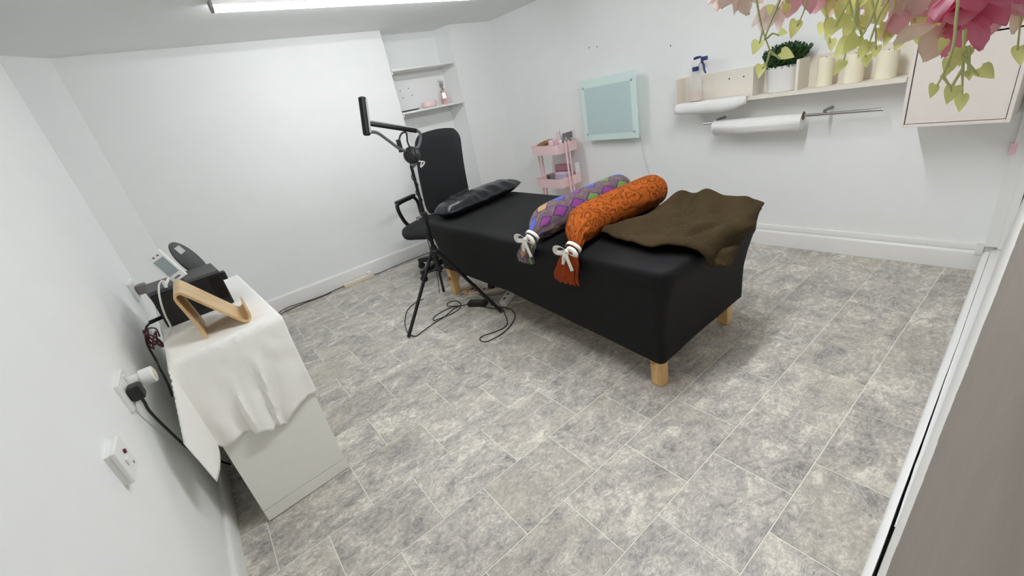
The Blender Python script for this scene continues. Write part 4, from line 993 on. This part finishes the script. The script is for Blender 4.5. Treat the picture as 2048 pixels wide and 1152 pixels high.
ZT = CH+0.0085
def desk_things():
    # black box
    t = thing('black_box','black box-shaped device with grey top on the draped cabinet','device',(-0.14,2.24,ZT))
    m = Matrix.Translation((-0.268,2.135,ZT)) @ Matrix.Rotation(math.radians(4.5),4,'Z')
    MB().box(0,0.25,0,0.20,0,0.142,m).build('case',M_BLACKP,t,bevel=0.004)
    MB().box(0.0,0.25,-0.001,0.20,0.142,0.158,m).build('top_cover',M_GREYP,t,bevel=0.005)
    MB().box(0.252,0.272,0.03,0.07,0.10,0.135,m).build('side_knob',M_BLACKP,t,bevel=0.003)
    MB().box(0.205,0.245,-0.004,-0.0005,0.012,0.135,m).build('front_strip',mat('gloss_black',(12,12,13),0.2),t,bevel=0.001)
    # white handheld meter leaning on the box
    t = thing('digital_meter','white handheld meter with grey screen leaning on the black box','meter',(-0.15,2.2,ZT+0.158))
    a = Vector((-0.150,2.155,0.977)); up = Vector((-0.035,0.02,0.098)); L = up.length; up.normalize()
    rt = Vector((0.85,-0.25,0)); rt = (rt-up*rt.dot(up)).normalized(); nn = rt.cross(up).normalized()
    if nn.y > 0: nn = -nn
    a0 = Vector((-0.152,2.16,0.975))
    mt = Matrix(((up.x,rt.x,nn.x,a0.x),(up.y,rt.y,nn.y,a0.y),(up.z,rt.z,nn.z,a0.z),(0,0,0,1)))
    mt = mt @ Matrix.Scale(1.15,4)
    b = MB().box(0,0.118,-0.026,0.026,-0.016,0.0,mt).build('meter_body',M_WHITEP,t,bevel=0.005)
    MB().box(0.026,0.092,-0.019,0.019,-0.001,0.0012,mt).build('screen',M_SCREEN,b)
    MB().box(0.040,0.0405,-0.017,0.017,0.0011,0.0016,mt).build('screen_line',M_GREYP,b)
    MB().box(0.010,0.016,-0.010,0.010,-0.001,0.0014,mt).build('button',M_MIDGREY,b)
    for y in (-0.010,0.006): MB().box(0.101,0.106,y,y+0.007,-0.001,0.0014,mt).build('button',M_MIDGREY,b)
    MB().tube([a0+up*0.02-nn*-0.0-nn*-0.0+Vector((0,0,0.004))-nn*0.012,Vector((-0.155,2.21,0.985)),Vector((-0.15,2.25,ZT+0.159))],[0.010,0.010,0.012],8).build('prop_foot',M_WHITEP,t)
    MB().tube([a0-rt*0.028+up*0.03-nn*0.006,Vector((-0.205,2.135,0.975))],0.006,8).tube([Vector((-0.205,2.135,0.998)),Vector((-0.205,2.135,ZT+0.158))],0.006,8).build('side_post',M_WHITEP,t)
    MB().tube([(-0.205,2.13,1.0),(-0.222,2.12,0.985),(-0.238,2.10,0.94),(-0.248,2.08,0.88),(-0.25,2.06,0.83),(-0.262,2.03,0.814),(-0.275,2.0,0.814),(-0.283,1.97,0.78),(-0.285,1.95,0.70)],0.0035,7,smooth=6).build('meter_cord',M_WHITEC,t)
    # round dark disc standing behind
    t = thing('round_disc','round black disc with silver label standing behind the black box','disc',(-0.13,2.5,ZT))
    c = Vector((-0.105,2.47,0.985)); nn = Vector((0.83,-0.24,0.35)).normalized(); mt = axis_mtx(nn)
    d = MB().lathe(c,[(0.001,-0.006),(0.098,-0.006),(0.105,-0.002),(0.105,0.003),(0.100,0.005),(0.001,0.005)],40,1.0,1.0,mtx=mt).build('disc',M_BLACKP,t,smooth=30)
    p = mt @ Vector((0.0,0.06,0.0055)); MB().box(-0.035,0.035,-0.018,0.018,0,0.001,Matrix.Translation(c+p) @ mt.to_4x4()).build('label_sticker',M_LABEL,d)
    MB().tube([c+Vector((0.0,0.012,-0.06)),Vector((-0.105,2.49,ZT+0.012))],[0.010,0.013],10).build('stand_post',M_BLACKP,t)
    MB().lathe((-0.105,2.49,ZT),[(0.055,0),(0.057,0.005),(0.05,0.011),(0.012,0.014)],24).build('stand_base',M_BLACKP,t)
    # bent plywood stand
    y0, y1, th = 1.818, 2.035, 0.0085
    pr = [(-0.145,ZT+0.001),(-0.152,0.86),(-0.163,0.93),(-0.170,0.972),(-0.168,0.990),(-0.155,0.996),(-0.143,0.988),(-0.110,0.943),(-0.065,0.880),(-0.030,0.832),(-0.016,0.817),(-0.004,0.814),(0.006,0.822),(0.009,0.838),(0.009,0.853)]
    P = catmull([Vector((x,0,z)) for x,z in pr],5); rows = []
    for i,p in enumerate(P):
        tt = (P[min(i+1,len(P)-1)]-P[max(i-1,0)]).normalized(); n_ = Vector((-tt.z,0,tt.x))
        rows.append([Vector((p.x,y0,p.z))+n_*th/2,Vector((p.x,y1,p.z))+n_*th/2,Vector((p.x,y1,p.z))-n_*th/2,Vector((p.x,y0,p.z))-n_*th/2])
    m = MB().grid(rows,closev=True); k = len(rows); m.f += [(3,2,1,0),tuple((k-1)*4+i for i in range(4))]
    zmin = min(v[2] for v in m.v)
    if zmin < ZT: m.v = [(v[0],v[1],max(v[2],ZT)) for v in m.v]
    tag(m.build('plywood_stand',M_PLY,at=(-0.08,1.92,ZT),smooth=40), 'bent plywood tablet stand at the front of the draped cabinet', 'stand')
    # cable bundle behind the box at the wall
    tag(MB().tube([(-0.27,2.20,0.84),(-0.30,2.19,0.845),(-0.335,2.17,0.83),(-0.352,2.13,0.78),(-0.345,2.06,0.72),(-0.335,1.98,0.72),(-0.33,1.93,0.68),(-0.335,1.90,0.62)],0.004,7,smooth=6).build('device_cable',M_BLACKC), 'black cable leaving the black box towards the wall', 'cable')
    tag(MB().cyl((-0.275,2.198,0.843),(-0.318,2.182,0.843),0.008,n=10).build('cable_connector',M_BLACKP), 'black cable connector plugged into the back of black box', 'plug')
    pts = []
    for i in range(34):
        a = i*0.75; pts.append(Vector((-0.322+0.022*math.cos(a)+0.012*noise.noise((i*0.7,0,0)), 2.09+0.045*math.sin(a*0.9)+0.02*noise.noise((0,i*0.6,0)), 0.80+0.035*math.sin(a*1.3))))
    tag(MB().tube(pts,0.0028,6,smooth=4).build('cable_bundle',M_REDC), 'tangled dark red cable bundle between cabinet and wall', 'cable')
desk_things()

# ------------------------------------------------------------------ sockets on the near wall
def socket_plate(y0,y1,z0,z1,label,depth=0.012,box=0.0):
    t = thing('wall_socket',label,'socket',(XL,(y0+y1)/2,z0))
    if box: MB().box(XL-0.002,XL+box,y0+0.002,y1-0.002,z0+0.002,z1-0.002).build('surface_box',M_WHITEP,t,bevel=0.003)
    MB().box(XL+box-0.001,XL+box+depth,y0,y1,z0,z1).build('face_plate',M_WHITEP,t,bevel=0.004)
    return t, XL+box+depth
def sockets():
    t, x = socket_plate(1.61,1.757,0.745,0.843,'white double wall socket with a black and a white plug')
    for y in (1.636,1.70):
        for dy in (0.0,0.022): MB().box(x-0.001,x+0.0006,y+dy,y+dy+0.006,0.772,0.776).build('pin_slot',M_HOLE,t)
        MB().box(x-0.001,x+0.004,y+0.004,y+0.02,0.815,0.832).build('switch',M_WHITEP,t,bevel=0.002)
    pl = thing('black_mains_plug','black mains plug in the double wall socket','plug',(x,1.66,0.76))
    MB().box(x+0.0005,x+0.036,1.628,1.678,0.762,0.812).build('plug_body',M_BLACKP,pl,bevel=0.009)
    MB().tube([(x+0.02,1.652,0.764),(x+0.019,1.655,0.74),(x+0.012,1.68,0.69),(x+0.008,1.76,0.56),(x+0.008,1.85,0.41),(x+0.01,2.0,0.26),(x+0.012,2.15,0.13),(x+0.025,2.25,0.02)],0.0045,8,smooth=6).build('plug_cord',M_BLACKC,pl)
    pl = thing('white_plug_adapter','round white plug adapter in the double wall socket','plug',(x,1.72,0.78))
    MB().lathe((x+0.0005,1.722,0.796),[(0.020,0),(0.022,0.004),(0.022,0.03),(0.028,0.034),(0.028,0.064),(0.025,0.068),(0.001,0.068)],22,mtx=axis_mtx((1,0,0))).build('adapter_body',M_WHITEP,pl)
    MB().lathe((x+0.0688,1.722,0.796),[(0.018,0),(0.018,0.002),(0.001,0.002)],20,mtx=axis_mtx((1,0,0))).build('adapter_face',M_IVORY,pl)
    t, x = socket_plate(1.243,1.338,0.722,0.818,'small white surface mounted wall switch box nearest the camera',0.010,0.012)
    MB().cyl((x-0.001,1.30,0.785),(x+0.004,1.30,0.785),0.006,n=12).build('neon_light',M_REDC,t)
    MB().box(x-0.001,x+0.005,1.268,1.288,0.76,0.778).build('rocker_switch',M_WHITEP,t,bevel=0.002)
    for z in (0.742,): MB().cyl((x-0.001,1.31,z),(x+0.001,1.31,z),0.004,n=10).build('screw',M_STEEL,t)
    t, x = socket_plate(2.69,2.835,0.83,0.925,'white wall socket beyond the black box with a grey plug')
    for dy in (0.0,0.06): MB().box(x-0.001,x+0.004,2.72+dy,2.735+dy,0.90,0.915).build('switch',M_WHITEP,t,bevel=0.002)
    pl = thing('grey_plug','grey mains plug in the socket beyond the black box','plug',(x,2.77,0.85))
    MB().box(x+0.0005,x+0.045,2.745,2.80,0.845,0.895).build('plug_body',M_GREYPLUG,pl,bevel=0.009)
    MB().tube([(x+0.03,2.77,0.846),(x+0.032,2.765,0.82),(x+0.05,2.66,0.80),(x+0.06,2.5,0.79)],0.0045,8,smooth=5).build('plug_cord',M_GREYPLUG,pl)
sockets()

# ------------------------------------------------------------------ hanging artificial flowers close to the camera
STEMS=[
  [(0.45,0.21,1.459),(0.454,0.205,1.436),(0.458,0.201,1.414),(0.461,0.194,1.393)],[(0.458,0.2,1.411),(0.457,0.202,1.401)],[(0.461,0.194,1.393),(0.464,0.186,1.385)],[(0.461,0.194,1.393),(0.46,0.196,1.384),(0.458,0.199,1.38)],[(0.459,0.198,1.406),(0.461,0.193,1.407),(0.463,0.188,1.404)],
  [(0.533,0.22,1.462),(0.537,0.216,1.436),(0.535,0.223,1.428)],[(0.505,0.183,1.451),(0.507,0.185,1.425),(0.505,0.19,1.409)],[(0.564,0.196,1.455),(0.569,0.189,1.419),(0.57,0.186,1.408),(0.571,0.183,1.388)],[(0.57,0.188,1.412),(0.569,0.19,1.404)],
  [(0.543,0.168,1.447),(0.546,0.162,1.418),(0.548,0.157,1.4),(0.547,0.16,1.388),(0.546,0.162,1.367)],[(0.548,0.156,1.408),(0.549,0.151,1.391),(0.55,0.145,1.369)],[(0.549,0.149,1.426),(0.552,0.143,1.401),(0.552,0.139,1.376)],[(0.538,0.155,1.404),(0.54,0.146,1.394),(0.538,0.156,1.382)],[(0.532,0.138,1.427),(0.532,0.141,1.402),(0.53,0.148,1.386)],
  [(0.583,0.138,1.438),(0.584,0.138,1.414),(0.584,0.137,1.384)],[(0.585,0.13,1.432),(0.587,0.123,1.398),(0.588,0.117,1.377)],[(0.536,0.16,1.422),(0.534,0.168,1.402)],[(0.543,0.135,1.411),(0.542,0.141,1.389),(0.541,0.142,1.378)],
  [(0.513,0.083,1.422),(0.514,0.082,1.392),(0.513,0.08,1.372),(0.511,0.082,1.352),(0.51,0.085,1.341)],[(0.511,0.083,1.351),(0.511,0.077,1.342),(0.511,0.075,1.337)],[(0.524,0.077,1.381),(0.523,0.074,1.359),(0.521,0.069,1.329)],[(0.523,0.074,1.361),(0.523,0.067,1.351),(0.523,0.063,1.346)],[(0.513,0.081,1.367),(0.512,0.08,1.356)],[(0.523,0.073,1.352),(0.521,0.076,1.343),(0.521,0.076,1.338)],[(0.524,0.073,1.369),(0.523,0.07,1.355),(0.523,0.069,1.347)],
  [(0.597,0.06,1.415),(0.597,0.055,1.378),(0.596,0.052,1.355)]]
BLOSSOMS=[((0.517,0.259,1.444),0.021,0),((0.512,0.268,1.45),0.018,0),((0.523,0.248,1.441),0.021,0),((0.534,0.224,1.421),0.023,0),((0.524,0.196,1.428),0.024,1),((0.567,0.195,1.431),0.026,1),((0.594,0.177,1.427),0.029,1),((0.578,0.16,1.42),0.024,0),((0.599,0.159,1.402),0.022,0),((0.584,0.135,1.393),0.024,1),((0.586,0.131,1.404),0.02,0),((0.541,0.097,1.373),0.029,2),((0.588,0.117,1.405),0.026,0),((0.571,0.1,1.394),0.028,3),((0.553,0.09,1.396),0.029,3),((0.564,0.082,1.385),0.031,3),((0.574,0.079,1.392),0.03,3),((0.543,0.08,1.373),0.026,3),((0.552,0.091,1.383),0.023,1),((0.595,0.076,1.383),0.026,1),((0.616,0.072,1.392),0.029,0),((0.616,0.066,1.38),0.025,2),((0.617,0.059,1.387),0.027,2),((0.593,0.089,1.407),0.031,3),((0.589,0.192,1.424),0.021,2),((0.602,0.147,1.418),0.025,0),((0.606,0.129,1.415),0.027,0),((0.595,0.074,1.401),0.029,1)]
LEAVES=[((0.457,0.203,1.398),0.0155,20),((0.464,0.186,1.385),0.0155,-60),((0.458,0.2,1.378),0.0155,10),((0.463,0.188,1.404),0.0093,-60),((0.505,0.191,1.407),0.02,15),((0.571,0.182,1.386),0.0167,0),((0.569,0.19,1.403),0.0148,10),((0.545,0.162,1.365),0.0176,20),((0.55,0.145,1.367),0.0141,-10),((0.552,0.139,1.374),0.0123,0),((0.537,0.156,1.381),0.0225,35),((0.529,0.148,1.383),0.0221,40),((0.584,0.137,1.383),0.0185,0),((0.588,0.116,1.376),0.0167,-5),((0.534,0.169,1.4),0.0225,35),((0.541,0.142,1.377),0.019,20),((0.509,0.085,1.339),0.0145,20),((0.511,0.074,1.335),0.0177,0),((0.52,0.069,1.327),0.018,15),((0.523,0.063,1.346),0.0164,-50),((0.512,0.08,1.355),0.0177,20),((0.523,0.069,1.347),0.0098,0),((0.596,0.051,1.351),0.0204,5),((0.569,0.188,1.421),0.0204,0),((0.554,0.171,1.416),0.0197,0),((0.557,0.161,1.396),0.0215,30),((0.559,0.154,1.399),0.0215,10),((0.562,0.142,1.404),0.0197,0),((0.583,0.142,1.391),0.0185,-10),((0.548,0.155,1.416),0.0229,40),((0.551,0.146,1.41),0.0211,20),((0.546,0.164,1.404),0.0194,30),((0.569,0.112,1.389),0.0161,0),((0.588,0.119,1.393),0.0204,10),((0.542,0.095,1.383),0.0153,0),((0.522,0.087,1.372),0.0131,30),((0.515,0.219,1.429),0.0121,0),((0.511,0.202,1.425),0.0136,20),((0.582,0.145,1.387),0.0148,0),((0.585,0.129,1.375),0.013,30),((0.523,0.078,1.363),0.0147,0),((0.533,0.075,1.36),0.0167,10)]
def flowers():
    random.seed(11)
    bins = [(0.215,9,'leftmost hanging strand of pale pink artificial flowers'),(0.18,0.215,'hanging strand with a long green stem in front of the plant pot'),(0.137,0.18,'leafy green hanging strand in front of the cream candles'),(0.105,0.137,'hanging strand of pink flowers at the left cupboard edge'),(0.064,0.105,'deep pink hanging strand drooping over the cupboard door'),(-1,0.064,'rightmost hanging flower strand near the cupboard corner')]
    roots = []
    for lo,hi,lab in bins:
        yc = {0:0.245,1:0.198,2:0.158,3:0.124,4:0.082,5:0.058}[len(roots)]; xc = (0.525,0.50,0.56,0.588,0.56,0.607)[len(roots)]
        r = thing('flower_strand',lab,'artificial flowers',(xc,yc,1.33),'artificial flower strands hanging near the camera')
        MB().tube([(xc,yc,1.43),(xc-0.006,yc+0.004,1.5),(xc+0.008,yc-0.002,1.7),(xc,yc,1.95),(xc,yc,H-0.012)],[0.0022,0.0026,0.003,0.003,0.003],7,smooth=5).build('main_vine',M_VINE,r)
        MB().lathe((xc,yc,H-0.016),[(0.004,0),(0.011,0.006),(0.012,0.0159)],14).build('ceiling_hook',M_WHITEP,r)
        roots.append((lo,hi,r,Vector((xc,yc,1.45))))
    def root(y):
        for lo,hi,r,a in roots:
            if lo <= y < hi: return r,a
    for s in STEMS:
        r,a = root(s[0][1]); pts = [Vector(p) for p in s]
        if pts[0].z > 1.40 and len(pts) > 2: pts = [a]+pts
        MB().tube(pts,[0.0014,0.0010,0.0007],6,smooth=4).build('stem',M_VINE,r)
    cam = Vector((0,0,1.4))
    # a heart shaped leaf, tip down, 1 unit long
    out = [(0,0),(0.22,0.10),(0.40,0.0),(0.42,-0.22),(0.30,-0.52),(0.12,-0.82),(0,-1.0),(-0.12,-0.82),(-0.30,-0.52),(-0.42,-0.22),(-0.40,0.0),(-0.22,0.10)]
    def leaf_mesh():
        m = MB(); vs = [(x,0.12*abs(x)+0.06*z*z,z) for x,z in out]+[(0,-0.03,-0.25),(0,-0.02,-0.6)]
        n = len(out); fs = []
        for i in range(n):
            j = (i+1)%n; c = n if out[i][1] > -0.4 and out[j][1] > -0.4 or (out[i][1] > -0.3 or out[j][1] > -0.3) else n+1
            fs.append((i,j,c))
        fs += [(4,n+1,n),(8,n,n+1)]
        me = m.add(vs,fs); return me
    proto = None
    def orient(o,p,s,yaw,roll,pitch=0.0):
        d = (Vector(p)-cam); base = math.atan2(d.y,d.x)-math.pi/2
        o.location = Vector(p)-ORG[o.parent.name]; o.scale = (s,s,s)
        o.rotation_mode = 'XYZ'
        o.rotation_euler = (Matrix.Rotation(base+yaw,3,'Z') @ Matrix.Rotation(roll,3,'Y') @ Matrix.Rotation(pitch,3,'X')).to_euler()
    for p,s,a in LEAVES:
        r,_ = root(p[1])
        if proto is None:
            o = leaf_mesh().build('leaf',M_LEAF,r,local=True); proto = o.data
            md = o.modifiers
        else:
            o = bpy.data.objects.new('leaf',proto); COL.objects.link(o); o.parent = r
        pp = Vector(p)+Vector((0,0,s*0.35))
        orient(o,pp,s*0.80,random.uniform(-0.7,0.7),math.radians(a)+random.uniform(-0.2,0.2),random.uniform(-0.4,0.3))
    # blossoms: five cupped petals around a hanging centre
    def petal_grid(k):
        rows = []
        for i in range(9):
            f = i/8; w_ = 0.40*math.sqrt(max(0,1-((f-0.62)/0.384)**2)) if f > 0.62 else 0.06+0.34*math.sin(f/0.62*math.pi/2)**1.3
            rows.append([Vector((w_*g, 0.06+0.72*f+0.05*(1-g*g)*f, -0.75*f**1.5+0.22*abs(g)**2*w_+0.04*math.sin(g*5+k)*f)) for g in (-1,-0.7,-0.35,0,0.35,0.7,1)])
        return rows
    me_cache = {}
    for p,s,c in BLOSSOMS:
        r,_ = root(p[1]); key = c
        if key not in me_cache:
            m = MB()
            for k in range(5):
                mt = Matrix.Rotation(2*math.pi*k/5+0.3,3,'Z') @ Matrix.Rotation(random.uniform(-0.25,0.25),3,'X')
                m.grid([[mt @ q for q in row] for row in petal_grid(k)])
            o = m.build('blossom',M_PET[c],r,local=True,smooth=70,solid=0); me_cache[key] = o.data
        else:
            o = bpy.data.objects.new('blossom',me_cache[key]); COL.objects.link(o); o.parent = r
        orient(o,Vector(p)+Vector((0,0,s*0.5)),s*0.95,random.uniform(0,6.28),random.uniform(-0.6,0.6),random.uniform(-0.6,0.6))
flowers()
